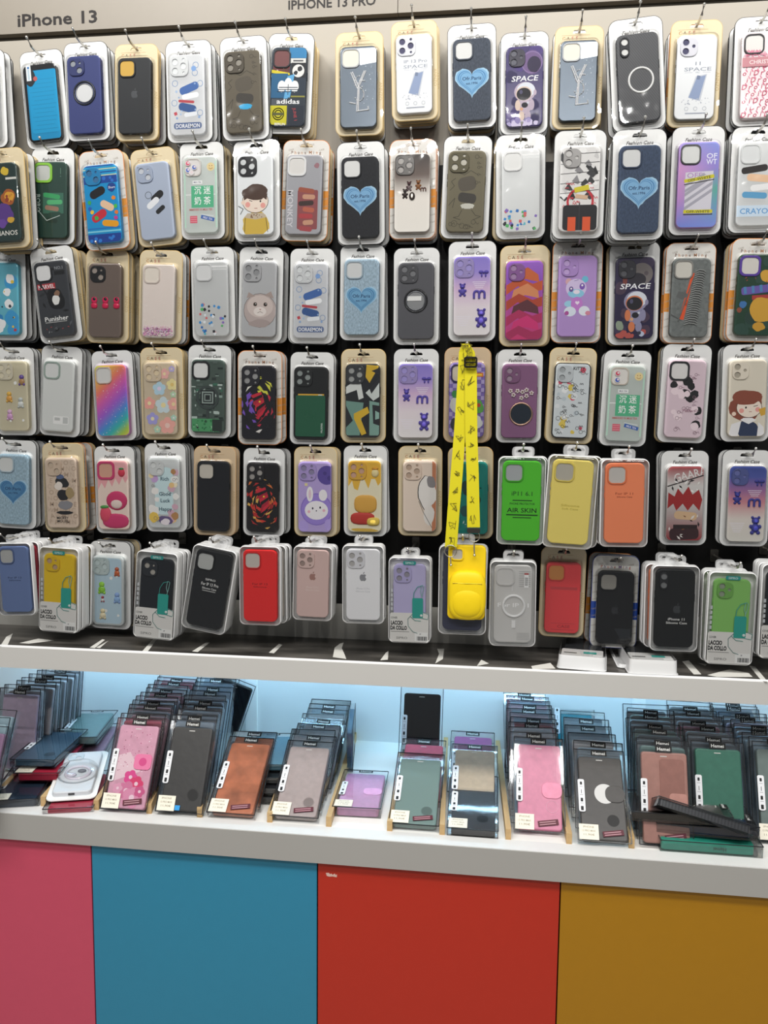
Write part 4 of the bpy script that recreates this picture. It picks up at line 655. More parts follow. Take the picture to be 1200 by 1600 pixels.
# ------------------------------------------------------------------ every front pack: zoom crop it was measured in, top and bottom centre, width, card, words, colour, finish, camera, frame colour, window colour, print
Z = {1: (0, 0), 2: (400, 0), 3: (780, 0), 4: (0, 370), 5: (400, 360), 6: (780, 360), 7: (0, 680), 8: (400, 680), 9: (780, 680), 0: (0, 0)}
K_ = 420 / 1200
FR = [
 # top row
 (1, -90, 212, -70, 655, 215, 'w', 'plain clear case cut by the edge', '#e6e7e6', 'clear', 'q', '#e9e9e9', '#dcdcda', None),
 (1, 168, 216, 208, 655, 198, 'w', 'bright blue film-covered case with black rim', '#17191c', 'gloss', None, '', '', a_aqua),
 (1, 370, 178, 388, 622, 208, 'w', 'navy case with round ring stand', '#363f74', 'soft', 'd2', '#2e3666', '#8f949c', a_navy),
 (1, 600, 187, 603, 622, 218, 'b', 'plain black case with fruit logo and open window', '#26282b', 'soft', 'q', '#1f2022', '#cfa545', a_apple()),
 (1, 832, 170, 842, 630, 208, 'w', 'clear case with blue cartoon print below top strip', '#e9ebee', 'clear', 'p3', '#eceeef', '#dfe2e3', a_blueblob),
 (1, 1078, 152, 1093, 620, 214, 'w', 'dark brown case with line drawing and bright blue dot', '#5f5748', 'soft', 'p3', '#4c4539', '#8b857a', a_doodle('#3b352c', '#2fa8dc')),
 (2, 155, 138, 137, 592, 216, 'w', 'sporty collage case with white three-leaf logo', '#2a3440', 'gloss', 'q', '#26282c', '#704040', a_sport),
 (2, 458, 132, 457, 598, 238, 'b', 'mirror case with rhinestone letters in square window', '#565d65', 'mirror', 'q', '#b9bcc0', '#f2ead6', a_stone),
 (2, 703, 82, 708, 530, 243, 'b', 'white case reading IP 13 Pro', '#eef0f2', 'soft', 'p3', '#dfe0e6', '#3c3a5e', a_space(('IP 13 Pro',))),
 (2, 962, 96, 965, 565, 238, 'w', 'dark slate denim case with blue heart beside purple pack', '#454c58', 'denim', 'q', '#4a505b', '#dadad8', a_patch()),
 (3, 115, 132, 110, 592, 216, 'w', 'purple astronaut case with flat top edge', '#382c63', 'gloss', 'v2', '#33303f', '#565662', a_astro1),
 (3, 362, 105, 345, 568, 248, 'b', 'mirror case with rhinestone letters and narrow window', '#565d65', 'mirror', 'q', '#b9bcc0', '#f2ead6', a_stone),
 (3, 610, 68, 630, 575, 250, 'w', 'black carbon case with large white circle', '#2b2c30', 'carbon', 'pp', '#26272b', '#d9d9d6', a_carbon),
 (3, 890, 78, 865, 560, 250, 'b', 'white case reading 11 space', '#eef0f2', 'soft', 'v2', '#dcdce4', '#3c3a5e', a_space(('11',))),
 (3, 1180, 60, 1162, 555, 262, 'w', 'pink case with letter pattern', '#f3e4e6', 'gloss', 'q', '#2a2a2c', '#e6e3df', a_oblique),
 # second row
 (1, -8, 655, 27, 1105, 222, 'b', 'dark green case with gold and purple print', '#2a3a37', 'gloss', None, '', '', a_purplegold),
 (1, 226, 652, 228, 1088, 190, 'w', 'dark green case with lime camera ring', '#2c463d', 'soft', 'q4', '#8fcf4a', '#c9cdc8', a_greenpatch),
 (1, 438, 664, 475, 1110, 215, 'o', 'bright blue case with colourful cartoon print', '#1c93d0', 'gloss', 'd2', '#2a86bd', '#3f74a0', a_bluepop),
 (1, 668, 655, 712, 1092, 215, 'b', 'pale grey blue case with black and white print', '#aeb9cd', 'soft', 'd2', '#a3aec3', '#c9cdd4', a_monoblob),
 (1, 892, 626, 900, 1065, 216, 'w', 'milk tea case with three drink stickers by camera', '#e0e8e3', 'clear', 'q', '#e9e2dc', '#e3dfdc', stick([(-24, 60, '#e4607c'), (-24, 47, '#5b76c8'), (-11, 52, '#4f74c4'), (-17, 42, '#ece4e4')])),
 (0, 398.5, 216, 400, 376, 77, 'w', 'case with winking boy in yellow sweater', '#eceff0', 'soft', 'p3', '#1e1e20', '#b9bdbd', a_boy),
 (2, 222, 618, 208, 1072, 225, 'o', 'grey case with muted red print panel', '#a3a3a8', 'soft', 'q2', '#e6e6e6', '#dfdcd8', a_redhat),
 (2, 463, 625, 467, 1088, 226, 'w', 'black case with blue heart patch', '#222327', 'denim', 'q', '#27282c', '#e0e0de', a_patch()),
 (2, 700, 615, 695, 1062, 230, 'o', 'smoky clear case with three brown bear charms', '#d9d2cb', 'clear', 'p3', '#4d4743', '#8a837e', a_brownbears),
 (2, 948, 598, 928, 1062, 230, 'w', 'olive brown case with line drawing and pale dot', '#6d6650', 'soft', 'p3', '#5c563f', '#b5b0a0', a_doodle('#3f3a2c', '#c9c7bb')),
 (3, 97, 590, 95, 1062, 228, 'w', 'clear case with app tiles in second row', '#eef0f0', 'clear', 'q', '#f3f3f3', '#ececea', a_apps((-30, 28, -70, -34), 34, 4)),
 (3, 367, 572, 350, 1062, 246, 'w', 'comic page case with orange and black print', '#d9d7d5', 'gloss', 'v2', '#8f8c8a', '#b9b6b3', a_manga),
 (3, 633, 568, 615, 1068, 248, 'w', 'dark blue denim case with heart in second row', '#3b4960', 'denim', 'q', '#35425a', '#d9dad9', a_patch()),
 (3, 898, 555, 875, 1045, 254, 'w', 'lilac to teal case with striped box', '#b58fd0', 'gloss', 'q', '#2a2a2c', '#dfe0de', a_offwhite),
 (3, 1165, 555, 1140, 1035, 258, 'w', 'clear case reading CRAYON', '#eef0f0', 'clear', 'q', '#eef0f0', '#e4e6e6', a_crayon),
 # third row
 (4, 10, 48, 20, 462, 213, 'w', 'turquoise cartoon case cut by the edge', '#63b2c6', 'gloss', None, '', '', a_bluetile),
 (4, 213, 40, 268, 470, 200, 'w', 'dark smoky case with red banner lettering', '#3a3c40', 'gloss', 'q', '#26272a', '#dedede', a_hero),
 (4, 470, 50, 470, 472, 222, 'b', 'smoky case with three pink charms', '#6d5f57', 'gloss', 'd2', '#1e1d1d', '#9a8f86', a_pinktrio),
 (4, 712, 55, 705, 475, 230, 'b', 'clear case with pink glitter settled below', '#ece2da', 'clear', 'q', '#eee2d8', '#e9dfd2', a_glitter),
 (4, 940, 40, 950, 468, 208, 'w', 'clear case with app tiles in third row', '#dfe1e1', 'clear', 'q', '#e6e7e7', '#dedfdf', a_apps((-28, 30, -70, -8), 34, 9)),
 (0, 407, 384, 404, 535, 79, 'w', 'grey case with kitten photo', '#b3b4b6', 'soft', 'p3', '#a9aaac', '#8f9092', a_cat),
 (5, 248, 75, 242, 505, 217, 'w', 'clear case with blue cartoon print in third row', '#e4e6ea', 'clear', 'p3', '#e6e8ea', '#d9dcdd', a_blueblob),
 (5, 474, 58, 469, 490, 224, 'w', 'pale washed denim case with heart in third row', '#9fb6c6', 'denim', 'q', '#a2b4c0', '#d4d6d6', a_patch('#6fa6cc', '#356c9e')),
 (5, 716, 72, 712, 510, 231, 'w', 'dark grey case with black ring holder', '#55555a', 'soft', 'p3', '#4a4a4e', '#77777a', lambda a: (ringed('#1d1d1f', '#8f9092', 22, 0, 6)(a), a.parts[0][1].box(-17, 11, 0, 9, 13, 13.3, 'paper', '#eeeeec'))),
 (5, 966, 42, 962, 495, 235, 'w', 'violet faded case with bears in third row', '#e9e2ea', 'clear', 'p3', '#b4a4da', '#a79ad8', g_p),
 (6, 115, 62, 108, 515, 228, 'b', 'purple case with flame red swirl print', '#a04a9c', 'gloss', 'v2', '#8a5a98', '#a987b0', a_redhair),
 (6, 355, 38, 340, 500, 240, 'o', 'lilac case with sitting pastel bear', '#b491cf', 'soft', 'v2', '#ab88c8', '#c4a6da', a_toybear),
 (6, 610, 45, 598, 510, 250, 'w', 'dark astronaut case with orange suit', '#2b2342', 'gloss', 'v2', '#34333a', '#5d5d63', a_astro2),
 (6, 865, 50, 840, 502, 238, 'o', 'grey pebbled case with ribbed orange streak', '#6d7270', 'pebble', 'q', '#8d8b86', '#d4d0c6', a_spine),
 (6, 1165, 30, 1130, 495, 250, 'o', 'dark green case with mustard patches and scarf', '#22412f', 'gloss', 'q3', '#5c3fa0', '#dcd8d0', a_honeybear),
 # fourth row
 (4, 50, 490, 65, 888, 203, 'w', 'creamy case with four pastel charms', '#e3dabb', 'clear', 'p3', '#e9e2cc', '#ddd4ba', a_charms([(22, 34, 7, '#b58a5a', '#6a4fa0'), (-8, -2, 7, '#e2a44a', '#e4b64e'), (18, -14, 7, '#dfe2de', '#c9d0cc'), (-8, -40, 7, '#d9a4d4', '#e3b8dc')])),
 (4, 268, 485, 255, 892, 218, 'w', 'clear case with pale green border', '#e3e6e3', 'milky', 'q1', '#a9bdb2', '#e0e1df', lambda a: (a.R(0, 0, 66, 140, '#dfe1de', r=8), a.R(8, -50, 34, 17, '#f4f4f2', r=2), a.R(0, -48, 12, 6, '#c4c6c4'), a.R(18, -50, 11, 13, '#c9cbc9'))),
 (4, 488, 505, 512, 912, 203, 'w', 'rainbow glitter case', '#c98ac0', 'gloss', 'q', '#d9c4b8', '#dcdbd8', a_rainbow),
 (4, 712, 492, 722, 905, 200, 'b', 'clear case with pastel flowers', '#e9d8bc', 'clear', 'p3', '#ead9c0', '#e2cfae', a_flowers),
 (4, 930, 480, 928, 900, 215, 'w', 'green circuit board case', '#4d5f56', 'gloss', 'q2', '#1e1f20', '#e6e7e5', a_circuit),
 (0, 404, 547, 404, 695, 76, 'o', 'black case with red and purple dragon', '#1c1b20', 'gloss', 'p3', '#26262b', '#9a9a9a', a_dragon),
 (5, 247, 540, 242, 958, 211, 'w', 'black case with green card pocket', '#17191a', 'soft', 'p3', '#1d1f20', '#8f9694', a_cardslot),
 (5, 477, 527, 476, 948, 227, 'b', 'black case with bold angular shapes', '#26282a', 'gloss', 'p3', '#3a3c3e', '#9ea09e', a_geo),
 (5, 714, 525, 710, 950, 221, 'w', 'violet faded case with bears in fourth row', '#e6dfe6', 'clear', 'p3', '#b4a4da', '#a79ad8', g_p),
 (5, 945, 520, 937, 948, 234, 'p', 'purple checkered case behind the yellow strap', '#7f6bb4', 'gloss', 'q1', '#3a2f5c', '#d8ccb8', a_check),
 (6, 95, 527, 85, 950, 213, 'w', 'mauve case with round mirror and jewelled flowers', '#875b80', 'soft', 'v2', '#7c5276', '#a08a9c', a_mirror),
 (6, 335, 522, 310, 952, 238, 'b', 'pale doodle case with black outline drawings', '#2b2c2e', 'gloss', 'v2', '#c9cfd2', '#a9aeb0', a_doodles('#d6dde0', ['#e6eaec', '#d4566c', '#f2f4f4', '#e3c95a', '#c3ced4'], 'HELLO KITTY', 3)),
 (6, 580, 532, 550, 965, 238, 'w', 'milk tea case with red and blue round stickers', '#d9e2dc', 'clear', 'q', '#e6d8c8', '#e6e2dc', stick([(-19, 58, '#d8455e'), (-19, 45, '#3d62c0')])),
 (6, 848, 505, 815, 950, 253, 'w', 'pale pink case with black ink sketches', '#e3ccd6', 'gloss', 'q2', '#2a2a2c', '#e3e0de', a_mono2),
 (6, 1115, 505, 1100, 945, 253, 'w', 'cream case with brown haired girl', '#e4dbc9', 'soft', 'v2', '#e9dfcd', '#b0a898', a_girl),
 # fifth row
 (7, 60, 20, 62, 420, 208, 'w', 'pale washed denim case cut by the edge', '#9db8c8', 'denim', 'q', '#a6bac6', '#dcdedc', a_patch('#4f88b4', '#2f639a')),
 (7, 268, 35, 285, 435, 213, 'b', 'beige case with tumbled letters and black print', '#d9c4b0', 'soft', 'd2', '#d2bca6', '#c9b6a0', a_comic),
 (7, 500, 48, 512, 442, 208, 'w', 'pink case with raised berry and dripping top', '#f0d9cc', 'soft', 'q4', '#cf3f72', '#d9a58e', a_strawbear),
 (7, 728, 35, 738, 435, 205, 'w', 'pastel case reading Rich Good Luck Happy', '#e6eaea', 'clear', 'd2', '#e9ecec', '#dcdedd', a_pastel),
 (7, 953, 50, 952, 450, 214, 'p', 'plain glossy black case without logo', '#15161a', 'gloss', 'q', '#1d1e20', '#c9c2b6', None),
 (0, 411, 700, 410, 839, 77, 'w', 'black case with red and gold dragon', '#171415', 'gloss', 'p3', '#1f1d1e', '#a09c98', a_dragon2),
 (8, 262, 52, 262, 455, 217, 'b', 'lilac case with peeking bunny', '#b7a3dc', 'soft', 'p3', '#ac98d2', '#8f86a8', a_bunny),
 (8, 485, 45, 485, 455, 217, 'w', 'cream case with dripping honey relief', '#ece3c4', 'soft', 'p3', '#d9a93e', '#c9a088', a_honey),
 (8, 732, 48, 730, 452, 217, 'b', 'cream case with half hidden white shape', '#efdccb', 'soft', 'p3', '#e9d3c0', '#c0a894', a_corner),
 (8, 957, 52, 957, 465, 229, 'b', 'teal case partly hidden by yellow strap', '#118a80', 'soft', None, '', '', a_teal),
 (9, 104, 95, 92, 490, 203, 'x', 'bright green case with printed film', '#53c62c', 'soft', 'q', '#46b022', '#a9aeb0', a_airskin),
 (9, 335, 90, 300, 505, 222, 'x', 'plain yellow tilted case', '#f6e176', 'soft', 'q', '#e6d060', '#b9b4a6', a_small(['Silicone', 'Soft Case'], '#c8b23c')),
 (9, 563, 105, 553, 500, 222, 'x', 'plain coral orange case', '#fc8f62', 'soft', 'q', '#ee8050', '#c9c4be', a_small(['For IP 11', 'Silicone Case'], '#a8482a', 18)),
 (9, 835, 68, 822, 495, 224, 'w', 'case with spiky dark red print', '#b9b2b0', 'gloss', None, '', '', a_ninja),
 (9, 1115, 65, 1094, 500, 235, 'w', 'blue to red faded case with bears', '#dcd8d4', 'clear', 'v2', '#5d68a8', '#6a70ac', gummy(0, [(0, '#dedbd2'), (.3, '#e2d8d0'), (.52, '#cf8a92'), (.68, '#9a6a9c'), (.85, '#4f5aa6'), (1, '#3f4f98')], '#3d3f96')),
 # bottom row
 (7, 55, 480, 80, 805, 190, 'x', 'slate blue case by the edge', '#6a7fae', 'soft', 'q', '#52648e', '#b3b4b2', a_small(['For IP 13', 'Silicone'], '#2f3c5c', 4)),
 (7, 265, 500, 262, 880, 188, 's', 'yellow case with teal cord picture', '#e6c01f', 'soft', 'd2', '#d9b41a', '#b89a7c', None),
 (7, 483, 475, 485, 870, 200, 'w', 'pale blue case with five cute charms', '#dfe6e6', 'clear', 'p3', '#cfdede', '#c4d2d2', lambda a: (a.R(0, 0, 60, 140, '#b9d2e0', r=8), a_charms([(20, 42, 6, '#c8622f', '#b8552a'), (-14, 6, 8, '#8fcf3a', '#9ad844'), (-12, -18, 4, '#d8d0d0', '#a83244'), (20, -14, 7, '#8fb4e0', '#8aa8dc'), (-12, -50, 7, '#efe2bc', '#eadbb0')])(a))),
 (7, 705, 520, 685, 910, 198, 's', 'black case with teal cord picture', '#1d2127', 'soft', 'd2', '#2a2e33', '#a9a49c', None),
 (7, 965, 500, 905, 875, 188, 'x', 'black tilted case with white print', '#1b1c1e', 'gloss', 'q', '#101112', '#b6b8b6', lambda a: [a.T(t, 0, v, c, '#e4e4e2', width=w) for t, v, c, w in (('SIPRO', 19, 4, 20), ('For IP 13 Pro', 10, 6, 34), ('Silicone Case', 2, 4, 28))] + [a.R(0, -3, 26, 1.2, '#c9c9c7')]),
 (0, 406, 853, 407, 977, 66, 'x', 'bright red case', '#f02c2c', 'soft', 'q', '#cf2222', '#c9c0b8', a_small(['For IP 13', 'Silicone'], '#9c1c1c', 4)),
 (8, 255, 495, 250, 828, 183, 'x', 'dusty pink case with fruit logo', '#dcbdb7', 'soft', 'p3', '#dcbfb8', '#9f8a82', a_logo_text('#e6d2cc', ['iPhone 13 Pro', 'Silicone Case'], '#a87c72')),
 (8, 478, 490, 478, 842, 190, 'x', 'white case with grey fruit logo', '#f2f2f5', 'soft', 'p3', '#dddde2', '#b3b0ae', a_logo_text('#cfcfd4', ['iPhone 13 Pro', 'Silicone Case'], '#8f8f94')),
 (8, 686, 545, 684, 928, 208, 's', 'lilac case with teal cord picture', '#bcb5dd', 'soft', 'p3', '#b0a9d4', '#94909c', None),
 (8, 925, 490, 918, 890, 205, 'x', 'dark navy case behind the yellow pouch', '#3f4257', 'soft', None, '', '', None),
 (0, 802, 876, 800, 1010, 72, 'x', 'clear case with white magnetic circle', '#ecebe9', 'clear', 'q', '#e4e3e1', '#cfcecc', a_magsafe),
 (9, 292, 502, 275, 905, 225, 'b', 'see-through red case', '#e8474a', 'gloss', 'q', '#d4443c', '#cf8a4a', a_redclear),
 (9, 527, 540, 508, 955, 234, 'n', 'black case in blue edged card', '#17181a', 'soft', 'q', '#1b1c1e', '#8f8c86', lambda a: (a_apple('#2c2d30', -4, 8)(a), a.P([(0, -42), (32, -42), (32, -62), (14, -66)], '#2a2d31'))),
 (9, 790, 580, 775, 965, 208, 'x', 'black silicone case with fruit logo', '#17191a', 'soft', 'pp', '#232527', '#77797a', lambda a: (apple(a.m, 4, 0, 8, 12.05, 'gloss', '#3a3d3f'), a.T('iPhone 11', 4, -20, 5, '#e4e4e2', width=30), a.T('Silicone Case', 4, -27, 4.4, '#e4e4e2', width=38))),
 (9, 1045, 610, 1020, 1025, 245, 's', 'green case with teal cord picture', '#86c266', 'soft', 'v2', '#6fa852', '#8d9a84', None),
 (9, 1285, 575, 1262, 1000, 235, 's', 'black case with cord picture at the right edge', '#1d2024', 'soft', 'v2', '#1d2024', '#8d8a84', None),
]
REAR = {6: 6, 12: 2, 0: 2}
PEEK = {'black silicone case with fruit logo': (-.011, '#f08a62'), 'green case with teal cord picture': (-.006, '#8fcc3a'), 'plain yellow tilted case': (.012, '#e0c860'), 'bright red case': (.009, '#d9cfc4'), 'slate blue case by the edge': (.004, '#a8283c')}   # the pack behind shows on one side
CARDW = {'w': 'white card', 'b': 'tan card', 'p': 'peach card', 'o': 'orange edged card', 'n': 'blue edged card', 'x': 'clear box', 's': 'clear box'}
def hook(x, z, yf, short):
    m = MB(); P = lambda y, dz: (x * 1000, (z + dz) * 1000, -y * 1000)
    m.tube([P(Y_WALL, 0), P(yf - .012, 0), P(yf - .022, .002), P(yf - .038, .0125)], 2.3, 'metal', '#d6d3cc', 8); m.ball(*P(yf - .038, .0125), 2.8, 2.8, 2.8, 'metal', '#ecebe6', 8)
    m.plate(16, 26, 3, x * 1000, z * 1000, -Y_WALL * 1000, -(Y_WALL - .003) * 1000, .5, 'metal', '#57544f')
    tag(link('display_hook', m.mesh('display_hook')), f'silver wire hook carrying the {short}', 'hook', 'hooks on the display panel')
REARM = {}
def rear_case(col, mat):
    k = (col, mat)
    if k not in REARM: REARM[k] = case_mesh(71, 149, col, mat).m.mesh('phone_case')
    return REARM[k]
ORD = ['just behind', 'second behind', 'third behind', 'fourth behind', 'fifth behind', 'sixth behind', 'seventh behind', 'eighth behind', 'ninth behind', 'tenth behind', 'eleventh behind', 'twelfth behind']
def part(name, me, root, off=None):
    o = link(name, me, root)
    if off: o.location = (off[0] / 1000, 0, off[1] / 1000)
    KIDS.setdefault(root.name, []).append(o); return o
def build_pack(t, mw, label, short, col, mat, cam_k, fcol, win, art, rear=False):
    root = thing('phone_case_pack', label, 'phone case', mw, 'packs hanging behind the front ones' if rear else 'front packs on the hooks')
    if t in CARD:
        part('backing_card', CARD[t], root); part('blister', BLIS, root); cv = CV
    else:
        h, w = (XH, XW) if t == 'x' else (SH, SW); part('tray', TRAY[t], root); part('clear_lid', LID[t], root); part('hang_tab', TAB[t], root); cv = h / 2 if t == 'x' else h / 2 + 6
    if rear: part('phone_case', rear_case(col, mat), root, (0, cv)); return root
    cw, ch = (71, 149) if t != 's' else (70, 146)
    a = case_mesh(cw, ch, col, mat, art); pc = part('phone_case', a.m.mesh('phone_case'), root, (0, cv))
    if cam_k: link('camera_frame', camera_frame(cam_k, fcol, win, 'clear' if mat in ('clear',) else ('soft' if mat in ('denim', 'mirror', 'pebble', 'carbon') else mat), cw, ch, int(cam_k[1:]) if cam_k[0] == 'q' and len(cam_k) > 1 else 0).mesh('camera_frame'), pc)
    for n, m in a.parts: link(n, m.mesh(n), pc)
    if t == 's':                                         # printed paper sleeve round the lower third, cord picture, stickers
        m = MB(); m.plate(SW - 8, 64, 5, 0, 35, 13.2, 13.8, 0, 'paper', '#e6e4e0'); z = 14.0
        m.text('COVER', -33, 56, 4.2, z, 'paper', '#2a2a2a', width=14); m.text('LACCIO', -27, 45, 8.5, z, 'paper', '#191919', width=26, bold=.05); m.text('DA COLLO', -23, 34, 8.5, z, 'paper', '#191919', width=36, bold=.05); m.flat([(-40, 25), (0, 25), (0, 26.2), (-40, 26.2)], z, 'paper', '#8d8b88'); m.text('SIPRO', -16, 12, 5, z, 'paper', '#8f8e8b', width=24)
        for kx in range(5): m.flat([(-40, 72 + kx * 10), (-36, 72 + kx * 10), (-36, 79 + kx * 10), (-40, 79 + kx * 10)], z, 'paper', '#c9cdd0')
        m.plate(23, 44, 3, 18, 78, 14.2, 14.5, 0, 'paper', '#23a194')
        m.tube([(9, 100, 14.4), (10, 112, 14.4), (17, 124, 14.4), (29, 128, 14.4)], .7, 'paper', '#3aa79c', 5); m.tube([(26, 100, 14.4), (29, 112, 14.4), (31, 126, 14.4), (26, 128, 14.4), (24, 114, 14.4), (27, 104, 14.4)], .7, 'paper', '#8fc4bd', 5)
        m.tube([(8, 66, 14.4), (-3, 54, 14.4), (-2, 38, 14.4), (8, 26, 14.4), (18, 23, 14.4)], .6, 'paper', '#5f8a86', 5); m.tube([(30, 70, 14.4), (42, 64, 14.4), (40, 54, 14.4), (28, 56, 14.4), (22, 62, 14.4)], .6, 'paper', '#5fa39c', 5); m.tube([(2, 60, 14.5), (12, 51, 14.5), (25, 50, 14.5)], .6, 'paper', '#4f9a92', 5); m.ball(26, 62, 14.6, 3, 3, .4, 'paper', '#e6f0ee', 8)
        m.flat([(12, 5), (40, 5), (40, 25), (12, 25)], z + .1, 'paper', '#f4f4f2'); m.text('IP', 24, 21, 3, z + .2, 'paper', '#333')
        for kx in range(11): m.flat([(17 + kx * 2, 7), (18 + (kx % 3) * .3 + kx * 2, 7), (18 + (kx % 3) * .3 + kx * 2, 16), (17 + kx * 2, 16)], z + .2, 'paper', '#3a3a3a')
        part('paper_sleeve', m.mesh('paper_sleeve'), root)
        m = MB(); m.plate(28, 8, 3, 0, SH - 12, 13.2, 14, 0, 'gloss', '#2c9c96'); m.text('SIPRO', 0, SH - 12, 4.4, 14.1, 'paper', '#d9efec', width=18); part('brand_label', m.mesh('brand_label'), root)
    return root
used = 0
for i, (zc, tx, ty, bx, by, w, t, short, col, mat, ck, fc, win, art) in enumerate(FR):
    k = K_ if zc else 1.0; ox, oy = Z[zc]; tx, ty, bx, by, w = ox + tx * k, oy + ty * k, ox + bx * k, oy + by * k, w * k
    Hn = {'x': XH, 's': SH}.get(t, H) / 1000
    T0, B0 = onY(tx, ty, 0), onY(bx, by, 0); Y = 0.0
    if t in CARD: Y = max(-.035, min(.05, CAM.y + Hn / (T0 - B0).length * -CAM.y))
    Y = min(Y, .05) if t in CARD else -.008
    yf = Y; T0, B0 = onY(tx, ty, yf), onY(bx, by, yf); sc = (T0 - B0).length / Hn
    fr = frame(B0, Vector(((T0 - B0).z, 0, -(T0 - B0).x)), T0 - B0); y_card = Y + .014 * sc; fr.translation = B0 + Vector((0, .010, 0))
    mw = fr @ Matrix.Diagonal((sc, sc, sc, 1))
    build_pack(t, mw, f'{CARDW[t]} pack of {short}', short, col, mat, ck, fc, win, art)
    sv = SLOT_V if t in CARD else (XH if t == 'x' else SH) + 10
    sp = mw @ Vector((0, 0, (sv + 1) / 1000)); hook(sp.x, sp.z, sp.y - .012, short)
    d = math.hypot(tx - 757, ty - 675); nr = REAR.get(i, 1 + (d > 260) + (d > 470) + (d > 600 and i % 2)); nr = min(nr, int((Y_WALL - .012 - sp.y) / .0165))
    for j in range(nr):
        rt = t if t in 'xs' else rnd.choice('wwwbbo' if t != 'w' else 'wwwwb'); rt = t if j == 0 and rnd.random() < .6 else rt
        if i == 6 and j < 2: rt = 'b'
        rsv = SLOT_V if rt in CARD else sv; s2 = sc * rnd.uniform(.985, 1.0); ang = math.atan2(fr[0][2], fr[2][2]) + radians(rnd.uniform(-1.6, 1.6))
        up = Vector((sin(ang), 0, cos(ang))); org = Vector((sp.x + rnd.uniform(-.004, .004), sp.y + .0168 * (j + 1), sp.z)) - up * (rsv + 1) / 1000 * s2
        c2 = rnd.choice(['#e6e6e4', '#2a2b2e', '#c9ccd0', '#6d7480', '#b9a3b0']) if t in CARD else ('#c9c2c8' if short.startswith(('dusty', 'white')) else rnd.choice([col, '#d8d8d6', '#26282b']))
        if short in PEEK and j < 2: org.x += PEEK[short][0] * (1 + .3 * j); c2 = PEEK[short][1]
        m2 = 'soft' if c2 != '#e6e6e4' else 'clear'
        build_pack(rt, frame(org, Vector((up.z, 0, -up.x)), up) @ Matrix.Diagonal((s2, s2, s2, 1)), f'{CARDW[rt]} pack {ORD[j]} the {short}', short, c2, m2, None, '', '', None, True)
        used += 1
# ------------------------------------------------------------------ yellow neck strap with its phone case and puffy pouch
q = onY(730, 850, -.03); strap = thing('neck_strap_phone_case', 'yellow phone case with puffy pouch hanging from a yellow printed neck strap', 'phone case', Matrix.Translation(q)); bpy.context.view_layer.update()
def ribbon(name, L, seed):
    m = MB(); P = [[(p.x * 1000, p.z * 1000, -y * 1000) for p in (onY(a, v, y), onY(b, v, y))] for a, b, v, y in L]
    for k in range(len(P) - 1):
        a, b = P[k]; c, d = P[k + 1]; o = 1.1; bk = [(x, z, h - o) for x, z, h in (a, b, c, d)]
        m.add([a, b, c, d] + bk, [(0, 2, 3, 1), (4, 5, 7, 6), (0, 4, 6, 2), (1, 3, 7, 5)], 'fabric', '#c9bd0c')
    r = random.Random(seed); n = 13
    for k in range(n):
        f = (k + .6) / n * (len(P) - 1); i = min(int(f), len(P) - 2); e = f - i; A = [P[i][0][j] + (P[i + 1][0][j] - P[i][0][j]) * e for j in range(3)]; B = [P[i][1][j] + (P[i + 1][1][j] - P[i][1][j]) * e for j in range(3)]
        cu, cv, ch = ((A[j] + B[j]) / 2 for j in range(3)); pts = [(cu + r.uniform(-7, 7), cv + r.uniform(-9, 9)) for _ in range(9)]
        for (x0, y0), (x1, y1) in zip(pts, pts[1:]):     # scribbled marks
            dd = math.hypot(x1 - x0, y1 - y0) or 1; nx, ny = (y0 - y1) / dd * .34, (x1 - x0) / dd * .34; hh = ch + .9
            m.flat([(x0 - nx, y0 - ny), (x1 - nx, y1 - ny), (x1 + nx, y1 + ny), (x0 + nx, y0 + ny)], hh, 'fabric', '#625b14')
    return kid(name, m, strap)
ribbon('strap', [(722, 729, 537, -.05), (717, 735, 550, -.047), (715, 731, 590, -.043), (709, 727, 680, -.04), (704, 723, 740, -.04), (699, 718, 800, -.04), (695, 714, 855, -.04)], 3)
ribbon('strap', [(726, 733, 537, -.052), (725, 742, 550, -.05), (726, 745, 580, -.046), (727, 746, 680, -.043), (729, 748, 740, -.043), (730, 750, 824, -.043)], 5)
p = onY(735.5, 566, -.053); m = MB(); u, v, h = p.x * 1000, p.z * 1000, 53
m.plate(24, 20, 4, u, v, h - 3, h + 1.5, .8, 'gloss', '#17150f', [rrect(18, 13, 2, u, v)]); m.box(u - 9, u + 9, v - 1, v + 1, h - 2, h - .5, 'gloss', '#17150f'); kid('buckle', m, strap)
m = MB(); p = onY(740, 829, -.044); m.plate(24, 9, 3, p.x * 1000, p.z * 1000, 42, 46, .6, 'soft', '#2b2924'); kid('strap_end', m, strap)
for (px, py, r, l) in ((704, 861, 11, 16), (741, 838, 10, 26)):
    m = MB(); p = onY(px, py, -.042); m.torus(p.x * 1000, p.z * 1000, 42, r, .9, 'metal', '#b9b5a8', 20, 6); m.tube([(p.x * 1000, p.z * 1000 - r, 42), (p.x * 1000 + 1, p.z * 1000 - r - l, 36)], 1.4, 'metal', '#c4c0b4', 6); m.ball(p.x * 1000 + 1, p.z * 1000 - r - l, 36, 2.6, 3, 2.6, 'metal', '#c9c5ba', 8); kid('clasp', m, strap)
T0, B0 = onY(729, 852, -.028), onY(729, 968, -.028); m = MB(); u, v = (T0.x + B0.x) * 500, (T0.z + B0.z) * 500
m.plate(70, (T0.z - B0.z) * 1000, 10, u, v, 18, 29, 2.4, 'soft', '#e6c418'); m.plate(24, 24, 7, u - 18, T0.z * 1000 - 17, 28.5, 31, .8, 'soft', '#e6c416', [rrect(19, 19, 5, u - 18, T0.z * 1000 - 17)]); m.flat(rrect(20, 20, 5, u - 18, T0.z * 1000 - 17), 29.4, 'paper', '#a9a396'); kid('phone_case', m, strap)
